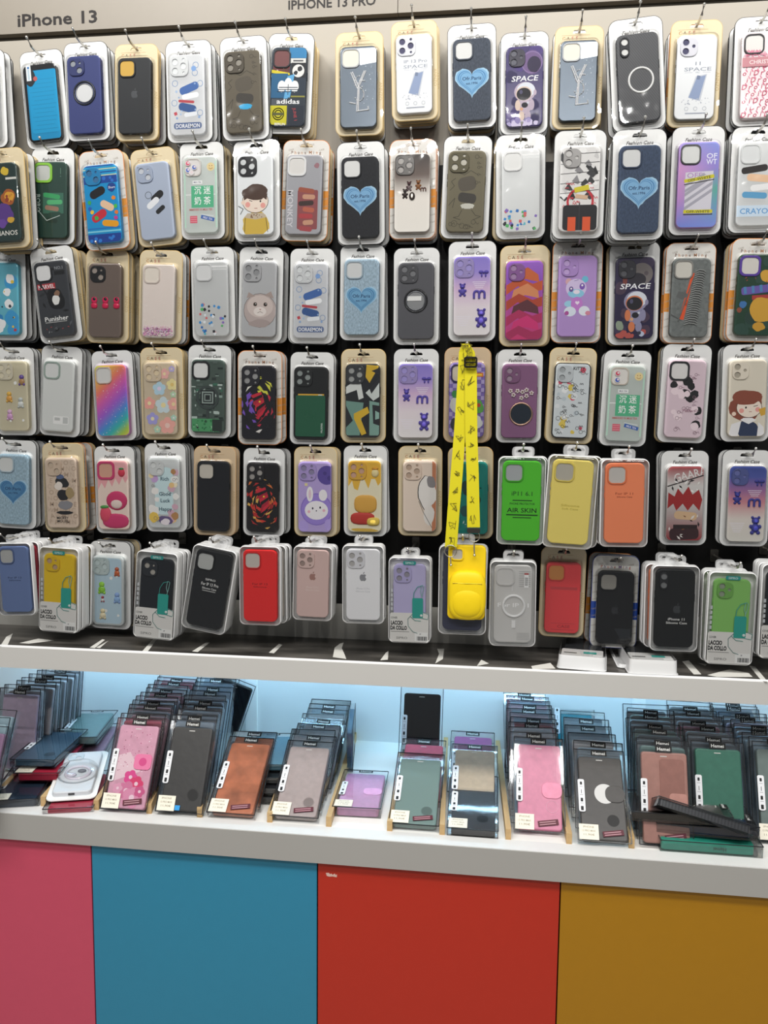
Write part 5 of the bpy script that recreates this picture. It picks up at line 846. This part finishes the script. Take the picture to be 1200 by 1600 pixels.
p = onY(730, 931, -.04); m = MB(); u, v = p.x * 1000, p.z * 1000
m.ball(u, v, 33, 35, 47, 13, 'soft', '#e8c816', 28, .62); m.ball(u, v - 12, 36, 31, 31, 13, 'soft', '#e8c816', 22, .8); m.torus(u, v, 29, 1, 1, 'soft', '#e8c816', 6, 4); kid('pouch', m, strap)
m = MB(); m.tube([(u - 27 + k * 6, v + 24, 45.6 - abs(k - 4.5) * .35) for k in range(10)], .9, 'metal', '#c9b23a', 6); kid('zip', m, strap)

# ------------------------------------------------------------------ boxed wallet cases in the tray
BW, BH = 95.0, 176.0
BOXM = {}; WAL = {}
def box_mesh(d):
    d = round(d)
    if d in BOXM: return BOXM[d]
    m = MB(); w = BW / 2; m.box(-w, w, 0, BH, 0, d, 'pvc'); e = .65; c = '#26282b'
    for u in (-w, w):
        m.box(u - e, u + e, 0, BH, d - e, d + e, 'gloss', c)
    for v in (0, BH):
        m.box(-w, w, v - e, v + e, d - e, d + e, 'gloss', c)
    BOXM[d] = m.mesh('clear_box'); return BOXM[d]
def wallet(col, mat, d, deco=None):
    k = (col, mat, round(d), deco.__name__ if deco else 0)
    if k in WAL: return WAL[k]
    m = MB(); m.plate(82, 160, 6, 1, 83, 1.5, d - 1.5, min(2.5, d * .3), mat, col)
    m.box(-6, 6, 155, 156.6, d - 1.4, d - 1.2, 'paper', '#e3e0da')
    if deco: deco(m, d - 1.35, col, mat)
    WAL[k] = m.mesh('wallet_case'); return WAL[k]
def d_floral(m, z, c, mt):
    r = random.Random(2)
    for _ in range(70): u, v = r.uniform(-34, 34), r.uniform(72, 152); m.flat(circ(u, v, r.uniform(.6, 1.3), n=6), z, 'soft', r.choice(['#b04a78', '#f6e2ea', '#d98aa8', '#8d4a60']))
    m.flat([(-39, 50), (20, 74), (-8, 110), (-39, 100)], z - .04, 'soft', '#eccbd4')
    for u, v, k, c in ((2, 62, 15, '#e24a90'), (16, 50, 16, '#dc3f70'), (-2, 36, 20, '#d77aa0'), (12, 24, 22, '#e090b0'), (-20, 40, 11, '#e3a0ba'), (26, 36, 12, '#cf5a8a')):
        for i in range(5): t = 2 * pi * i / 5; z += .01; m.flat(circ(u + k * .5 * cos(t), v + k * .5 * sin(t), k * .45, n=12), z, 'soft', c)
        z += .01; m.flat(circ(u, v, k * .25, n=10), z, 'soft', '#f4cfdc')
    m.plate(36, 30, 8, 22, 92, z, z + 1.2, .5, 'soft', '#d9759c'); m.flat(circ(22, 92, 8), z + 1.3, 'soft', '#c84a80')
def d_circle(m, z, c, mt): m.torus(22, 34, z, 11, .5, mt, c, 22, 5); m.flat(circ(22, 34, 10), z + .1, 'soft', tuple(x * .55 for x in lin(c)))
def d_strap(m, z, c, mt): m.plate(38, 30, 12, 24, 76, z, z + 1.4, .6, mt, c)
def d_strapc(m, z, c, mt): d_strap(m, z, c, mt); m.torus(24, 46, z, 11, .4, mt, '#f0bcd0', 20, 5)
def d_moon(m, z, c, mt): m.flat(circ(6, 90, 19, n=26), z + .1, 'paper', '#e9e7e4'); m.plate(36, 32, 14, 25, 90, z + .2, z + 1.6, .6, mt, '#3a3735'); m.flat(circ(18, 40, 11), z + .1, 'soft', '#262423')
def d_curve(m, z, c, mt): m.torus(30, 74, z, 18, .5, mt, '#55565a', 24, 5); m.flat(circ(18, 36, 11), z + .1, 'soft', '#161617')
def d_flap(m, z, c, mt): m.plate(44, 92, 6, 14, 106, z, z + 1, .5, mt, '#a87468'); m.plate(32, 26, 6, 24, 78, z + .8, z + 1.9, .5, mt, '#b5847a')
LBL = MB().box(-15, 15, 163.5, 174.5, 0, .3, 'paper', '#131313'); LBL.text('Hemei', 0, 169, 6.2, .4, 'paper', '#e9e9e6', width=23); LBL = LBL.mesh('brand_label')
m = MB(); m.plate(12, 62, 3, -37, 84, 0, .3, 0, 'paper', '#e6e7ea')
for k, (w, h) in enumerate(((4, 6), (1, 8), (4.4, 7), (5, 8))): m.flat(rrect(w, h, 1, -37, 107 - k * 16), .4, 'paper', '#1d1d1f'); m.flat(rrect(6, .8, .2, -37, 100.5 - k * 16), .4, 'paper', '#8d8d92')
STRIP = m.mesh('icon_strip')
def price(lines, blue=False):
    m = MB(); m.box(-45, -10, 2, 30, 0, .3, 'paper', '#efe9d8')
    for k, t in enumerate(lines): m.text(t, -28, 25 - k * 7, 3.6, .4, 'paper', '#a39a86', width=20 + 4 * (k % 2))
    if blue: m.box(-9, 1, 4, 13, 0, .3, 'paper', '#2f9be0')
    return m.mesh('price_sticker')
PRICE = price(['IPHONE', '13 PRO MAX', '11,90€']); PRICEB = price(['IPHONE', '13 PRO MAX', '11,90€'], True)
m = MB(); c, s_ = cos(radians(9)), sin(radians(9)); m.flat([(16 + x * c - y * s_, 16 + x * s_ + y * c) for x, y in ((-19, -5), (19, -5), (19, 5), (-19, 5))], .1, 'paper', '#5a2430'); [m.flat([(16 + x * c - y * s_, 16 + x * s_ + y * c) for x, y in ((-16, v), (14, v), (14, v + 1.6), (-16, v + 1.6))], .15, 'paper', '#b78a92') for v in (-3, 1)]; MAG = m.mesh('warning_sticker')
def boxed(mw, label, col, mat='leather', d=16, deco=None, brand=True, strip=True, pr=None, mag=True, group='boxed wallet cases in the tray'):
    root = thing('boxed_wallet_case', label, 'phone case', mw, group); up = (0, -(round(d) + .8) / 1000, 0)
    part('clear_box', box_mesh(d), root); part('wallet_case', wallet(col, mat, d, deco), root)
    for on, n, me in ((brand, 'brand_label', LBL), (strip, 'icon_strip', STRIP), (pr, 'price_sticker', pr), (mag, 'warning_sticker', MAG)):
        if on: o = part(n, me, root); o.location = up
    return root
def lean(T, B, h=BH / 1000):                             # from the pixels of its bottom and top centres: stands on the tray floor, leans back
    b = onZ(*B, ZT + .001) if isinstance(B, tuple) else B; d = ray(*T).normalized(); oc = CAM - b; bb = d.dot(oc); disc = bb * bb - oc.length_squared + h * h
    t = CAM + d * (-bb + (math.sqrt(disc) if disc > 0 else 0)); return b, t
def stack(T, B, Tn, n, col, mat, deco, short, cols, pr=PRICE, strip=True, brand=True, mag=True):
    if isinstance(B, (int, float)): t = onZ(*T, ZT + BH / 1000 * cos(radians(B))); b = t - Vector((0, BH / 1000 * sin(radians(B)), t.z - ZT - .001))
    else: b, t = lean(T, B)
    up = (t - b).normalized(); right = Vector((1, 0, 0)); fr = frame(b, right, up)
    last = onZ(*Tn, t.z); step = (last - t) / max(1, n - 1); step *= min(1, (.335 - max(t.y, b.y)) / max(1e-6, step.y * (n - 1))); th = max(7, min(16, step.y * 1000 * cos(math.asin(max(-.9, min(.9, up.y)))) * .94)) if n > 1 else 16
    lift = -fr[2][1] * th / 1000
    boxed(Matrix.Translation((0, 0, lift)) @ fr @ Matrix.Translation((0, th / 1000, 0)), f'clear boxed {short}', col, mat, th, deco, brand, strip, pr, mag)
    for k in range(1, n):
        c = cols[(k * 7 + len(short)) % len(cols)]; j = Matrix.Rotation(radians(rnd.uniform(-1.5, 1.5)), 4, 'Y'); mw = Matrix.Translation(step * k + Vector((rnd.uniform(-.003, .003), 0, lift))) @ fr @ Matrix.Translation((0, th / 1000, 0)) @ j
        boxed(mw, f'clear boxed wallet case {ORD[k - 1]} the {short}', c, 'leather', th, None, k % 3 != 2, False, None, False, 'boxed wallet cases stacked behind')
    return fr
PK = ['#d98aa0', '#c9a0ac', '#d9b9c2', '#a8445a', '#a9b0ba', '#d0d8e0', '#b88a9a', '#b3b4be', '#8d98a8']; DK = ['#8a3040', '#2b2a2c', '#7a808c', '#6a7c90', '#a85a6a', '#4a5058', '#8c9cac']
GY = ['#c5c9cf', '#a9b4bc', '#b9bac0', '#9fb0bc', '#d4d0d0', '#a3b4c0']; BL = ['#a9bac6', '#8fb0c8', '#b9c6d2', '#86a3b8', '#b4a4b8', '#94b0c2']
stack((217, 1129), (192, 1272), (275, 1059), 12, '#dba0b6', 'leather', d_floral, 'pink floral wallet case', PK)
stack((300, 1132), (279, 1276), (342, 1059), 11, '#3a3836', 'leather', d_circle, 'black plain wallet case with blue sticker', DK, PRICEB, mag=False)
stack((388, 1162), (360, 1282), (395, 1153), 2, '#b0694a', 'tan', None, 'tan brown wallet case', ['#b0694a'])
stack((475, 1168), (459, 1287), (509, 1101), 9, '#b3a5a3', 'leather', d_circle, 'taupe grey wallet case', GY)
stack((653, 1188), (646, 1300), (653, 1188), 1, '#7b9490', 'gloss', d_circle, 'shiny teal grey wallet case', GY, brand=False)
for T, B, c, s, kw in (((655, 1166), (652, 1262), '#e0436a', 'hot pink wallet case just behind the shiny teal grey one', dict(strip=False)), ((659, 1075), (655, 1205), '#15181d', 'tall black wallet case against the niche back', dict(strip=True, brand=False)),
                       ((743, 1154), (735, 1250), '#b85a9c', 'magenta wallet case behind the beige one', dict(strip=True)), ((750, 1175), (738, 1280), '#cbbba4', 'beige wallet case between magenta and slate ones', dict(strip=True)), ((751, 1224), (738, 1309), '#3c3d40', 'slate black wallet case with curved clasp', dict(strip=True, pr=PRICE, deco=d_curve)),
                       ((893, 1070), (897, 1190), '#18a0b4', 'bright turquoise wallet case at the niche back', dict(strip=True, brand=False))):
    b, t = lean(T, B); fr = frame(b, Vector((1, 0, 0)), t - b); boxed(Matrix.Translation((0, 0, -fr[2][1] * .016)) @ fr @ Matrix.Translation((0, .016, 0)), f'clear boxed {s}', c, 'leather', 16, kw.get('deco'), kw.get('brand', True), kw['strip'], kw.get('pr'), False)
stack((841, 1161), (843, 1307), (819, 1080), 11, '#dd86a4', 'leather', d_strapc, 'pink wallet case with rounded strap', PK + BL)
stack((930, 1181), (945, 1325), (906, 1120), 6, '#46423f', 'leather', d_moon, 'black wallet case with white half-moon', GY)
stack((1036, 1170), 22, (1008, 1106), 9, '#b8867a', 'leather', d_flap, 'rose brown wallet case with flap', ['#5f8a80', '#7d8f98', '#8fa3ac', '#6d8a86', '#a3b0b8', '#566a74'], pr=None)
stack((1120, 1165), 22, (1072, 1101), 9, '#3f7a66', 'leather', None, 'dark green wallet case', ['#b4546c', '#8a8d94', '#9aa5ac', '#a9b2b8', '#7d8c98'], pr=None)
stack((1216, 1166), 22, (1140, 1102), 11, '#7d8c88', 'leather', None, 'grey green wallet case at the right edge', BL)
LP = ['#d9d4d8', '#b89ab8', '#9fb6c0', '#c9c6cc', '#8fa8b3', '#b28ab0', '#c0ccd4']
stack((-22, 1140), 26, (-6, 1114), 3, '#8a6a88', 'leather', None, 'dark mauve wallet case at the left edge', LP)
stack((32, 1079), 12, (104, 1042), 8, '#c9b4cc', 'leather', None, 'pale lilac wallet case at the left end', LP, None)
# lying boxes: near edge centre and far edge centre on their top face, height of that face above the tray
def lying(near, far, ztop, label, col, mat='leather', d=16, side=False, flip=False, **kw):
    P, Q = onZ(*near, ZT + ztop), onZ(*far, ZT + ztop); dr = (Q - P); dr.z = 0; dr.normalize(); up = Vector((0, 0, 1))
    if kw.pop('slope', None): dr = (dr + Vector((0, 0, kw.pop('rise', .3)))).normalized(); 
    r = dr.cross(Vector((0, 0, 1))).normalized(); n = r.cross(dr)              # local z along the box, local -y upwards
    if side: r, dr = -dr, r; P = P - dr * (BH / 2000) - r * (BW / 2000)
    y = -n; x = r
    mw = Matrix(((x.x, y.x, dr.x, P.x), (x.y, y.y, dr.y, P.y), (x.z, y.z, dr.z, P.z), (0, 0, 0, 1))) @ Matrix.Translation((0, d / 1000, 0))
    return boxed(mw, label, col, mat, d, kw.get('deco'), kw.get('brand', True), kw.get('strip', True), kw.get('pr'), kw.get('mag', False), 'boxed wallet cases lying in the tray')
lying((557, 1262), (574, 1199), .020, 'pale pink wallet case box lying alone between two wooden slats', '#d9a0cc', 'leather', 20, deco=d_strap, pr=PRICE)
lying((20, 1250), (50, 1205), .018, 'dark navy wallet case box lowest of the left pile', '#2d3b4c', 'gloss', 18, pr=PRICE)
lying((106, 1263), (142, 1198), .012, 'red wallet case box lying under the round white pack', '#c03a52', 'leather', 12)
lying((57, 1208), (112, 1150), .042, 'red wallet case box lying on the navy one', '#c8324c', 'leather', 18, pr=PRICE)
lying((50, 1187), (118, 1128), .064, 'smoky blue wallet case box on top of the left pile', '#4f6a80', 'gloss', 16, deco=d_circle)
lying((118, 1152), (158, 1105), .060, 'large grey green wallet case box at the back of the left pile', '#7f9a98', 'leather', 18)
lying((130, 1175), (160, 1128), .030, 'pink wallet case box under the grey green box', '#cfa0b4', 'leather', 14)
lying((413, 1195), (430, 1140), .062, 'blue wallet case box topmost behind the tan case', '#56889c', 'leather', 14)
lying((409, 1215), (428, 1160), .046, 'black wallet case box below the blue box', '#1f2124', 'leather', 14); lying((407, 1232), (427, 1176), .031, 'black wallet case box second below the blue box', '#2a2b2f', 'leather', 14); lying((404, 1246), (424, 1190), .016, 'black wallet case box lowest below the blue box', '#1d1d1f', 'leather', 14)
P = onZ(541, 1206, ZT + .001); boxed(Matrix(((0, -.991, -.13, P.x), (0, -.13, .991, P.y), (-1, 0, 0, P.z + .048), (0, 0, 0, 1))), 'slate blue wallet case box standing on its long side right of the taupe stack', '#3f6680', 'leather', 14, None, False, False, None, False, 'boxed wallet cases in the tray')
# tipped black box resting against the second stack
p0 = onY(338, 1162, .30); t0 = onY(366, 1080, .30); boxed(frame(p0, Vector(((t0 - p0).z, 0, -(t0 - p0).x)), t0 - p0), 'clear boxed black wallet case tipped sideways beside the black stack', '#131416', 'leather', 14, None, False, False, None, False, 'boxed wallet cases in the tray')
# front pile at the right
def free(px, z, dirx, tilt, label, col, mat, d, brand=True, diry=0.0, roll=0, **kw):   # long side across, one long thin side to the viewer
    P = onZ(*px, ZT + z); zz = Vector((dirx, diry, tilt)).normalized(); n = Vector((0, 0, 1)); n = (n - zz * n.dot(zz)).normalized(); n = Matrix.Rotation(radians(roll), 3, zz) @ n; x = zz.cross(n) * 1
    y = -n; x = y.cross(zz); mw = Matrix(((x.x, y.x, zz.x, P.x), (x.y, y.y, zz.y, P.y), (x.z, y.z, zz.z, P.z), (0, 0, 0, 1)))
    return boxed(mw @ Matrix.Translation((-BW / 2000, d / 1000, -BH / 2000)) if x.y < 0 else mw @ Matrix.Translation((BW / 2000, d / 1000, -BH / 2000)), label, col, mat, d, None, brand, kw.get('strip', False), None, False, 'boxed wallet cases lying in the tray')
tb = free((1112, 1318), .023, 1, 0, 'teal wallet case box lying across the tray front edge', '#2fa58c', 'leather', 21)
P = onZ(1125, 1318, ZT + .023); m = MB(); m.text('Hemei', P.x * 1000, P.z * 1000 - 11, 7, -(P.y - .0012) * 1000, 'paper', '#143c34', rot=180, width=22); bpy.context.view_layer.update(); kid('brand_label', m, tb)
free((1106, 1292), .045, 1, .01, 'dark navy wallet case box lying on the teal box', '#1d2a4a', 'gloss', 20, diry=-.03)
free((1066, 1273), .064, 1, .02, 'empty-looking smoky wallet case box lying on the navy box', '#2b2624', 'gloss', 17, diry=-.03)
free((1108, 1268), .085, 1, -.24, 'black carbon wallet case box sliding off the front pile', '#2a2b2e', 'carbon', 16, diry=-.06, roll=-30)

# ------------------------------------------------------------------ round clear blister on white card, lying in the tray
P, Q = onZ(110, 1250, ZT + .016), onZ(150, 1158, ZT + .016); dr = Q - P; dr.z = 0; dr.normalize(); dr = (dr + Vector((0, 0, .12))).normalized(); r = dr.cross(Vector((0, 0, 1))).normalized(); n = r.cross(dr); y = -n
mw = Matrix(((r.x, y.x, dr.x, P.x), (r.y, y.y, dr.y, P.y), (r.z, y.z, dr.z, P.z), (0, 0, 0, 1)))
ch = thing('phone_accessory_pack', 'white card pack with round clear dome lying beside the pink floral box', 'phone accessory', mw)
m = MB(); m.plate(96, 190, 14, 0, 95, -1, 1, .4, 'gloss', '#eeeeec'); part('backing_card', m.mesh('backing_card'), ch)
m = MB(); m.plate(76, 160, 10, 0, 92, 1, 11, 3, 'milky', '#dfe3e8'); m.box(-6, 6, 11, 13, 4, 8, 'gloss', '#3a3a3c'); m.plate(32, 32, 9, -14, 150, 10, 13, 1, 'milky', '#c9d6de', [circ(-20, 156, 6), circ(-8, 144, 6)]); part('phone_case', m.mesh('phone_case'), ch)
m = MB(); L = lambda rr, h: [(1 + rr * cos(2 * pi * i / 32), 82 + rr * sin(2 * pi * i / 32), h) for i in range(32)]
for A, B in zip([L(40, 8), L(40, 20), L(37, 24), L(30, 25)], [L(40, 20), L(37, 24), L(30, 25), L(26, 23)]): m.bridge(A, B, 'blister', '#fff')
m.add(L(26, 23), [tuple(range(32))], 'blister', '#ffffff'); part('round_dome', m.mesh('round_dome'), ch)
m = MB(); m.torus(1, 82, 13, 24, 3, 'gloss', '#d9d4e0', 28, 8); m.ball(8, 88, 13, 9, 6, 3, 'gloss', '#6d6f78', 10); m.ball(-12, 74, 13, 12, 8, 3, 'gloss', '#c9c2d0', 10); part('charging_ring', m.mesh('charging_ring'), ch)

# ------------------------------------------------------------------ three clear packs lying on the ledge, poking over its edge
for near, far, zt, lb, tw in (((909, 1026), (912, 1002), .027, 'clear flat pack lying on the ledge below the see-through red case', 0), ((1022, 1032), (1000, 1002), .028, 'clear flat pack lying on the ledge below the black silicone case', 0), ((1004, 1040), (985, 1008), .008, 'clear empty shell lying askew under the ledge pack', 1)):
    P, Q = onZ(*near, z_l1 + zt), onZ(*far, z_l1 + zt); dr = Q - P; dr.z = 0; dr.normalize(); r = dr.cross(Vector((0, 0, 1))); n = Vector((0, 0, 1)); y = -n; d = zt - .0015
    mw = Matrix(((r.x, y.x, dr.x, P.x), (r.y, y.y, dr.y, P.y), (r.z, y.z, dr.z, P.z), (0, 0, 0, 1))) @ Matrix.Translation((0, d, 0))
    root = thing('phone_case_pack', lb, 'phone case', mw, 'clear packs lying on the ledge'); D = d * 1000
    m = MB(); m.plate(90, 150, 8, 0, 75, 0, 1, 0, 'milky', '#e9e9e9'); w0 = rrect(86, 146, 8, 0, 75)
    m.bridge([(a, b, 1) for a, b in w0], [(a, b, D) for a, b in rrect(84, 144, 8, 0, 75)], 'milky', '#f0f0f0'); m.add([(a, b, D) for a, b in rrect(84, 144, 8, 0, 75)], [tuple(range(28))], 'blister', '#fff'); part('tray', m.mesh('tray'), root)
    if not tw:
        m = MB(); m.plate(76, 50, 4, 0, 32, 1, D - 1.5, 0, 'paper', '#d6d6d4'); m.flat(rrect(24, 14, 2, 14, 34), D - 1.2, 'paper', '#2fa094'); m.flat([(-34, 26), (-10, 26), (-10, 31), (-34, 31)], D - 1.2, 'paper', '#2a2a2a'); m.flat([(20, 10), (36, 10), (36, 22), (20, 22)], D - 1.2, 'paper', '#f6f6f4'); part('paper_sleeve', m.mesh('paper_sleeve'), root)
        m = MB(); m.plate(70, 100, 9, 0, 98, 1, D - 2, 2, 'soft', '#26282b'); part('phone_case', m.mesh('phone_case'), root)
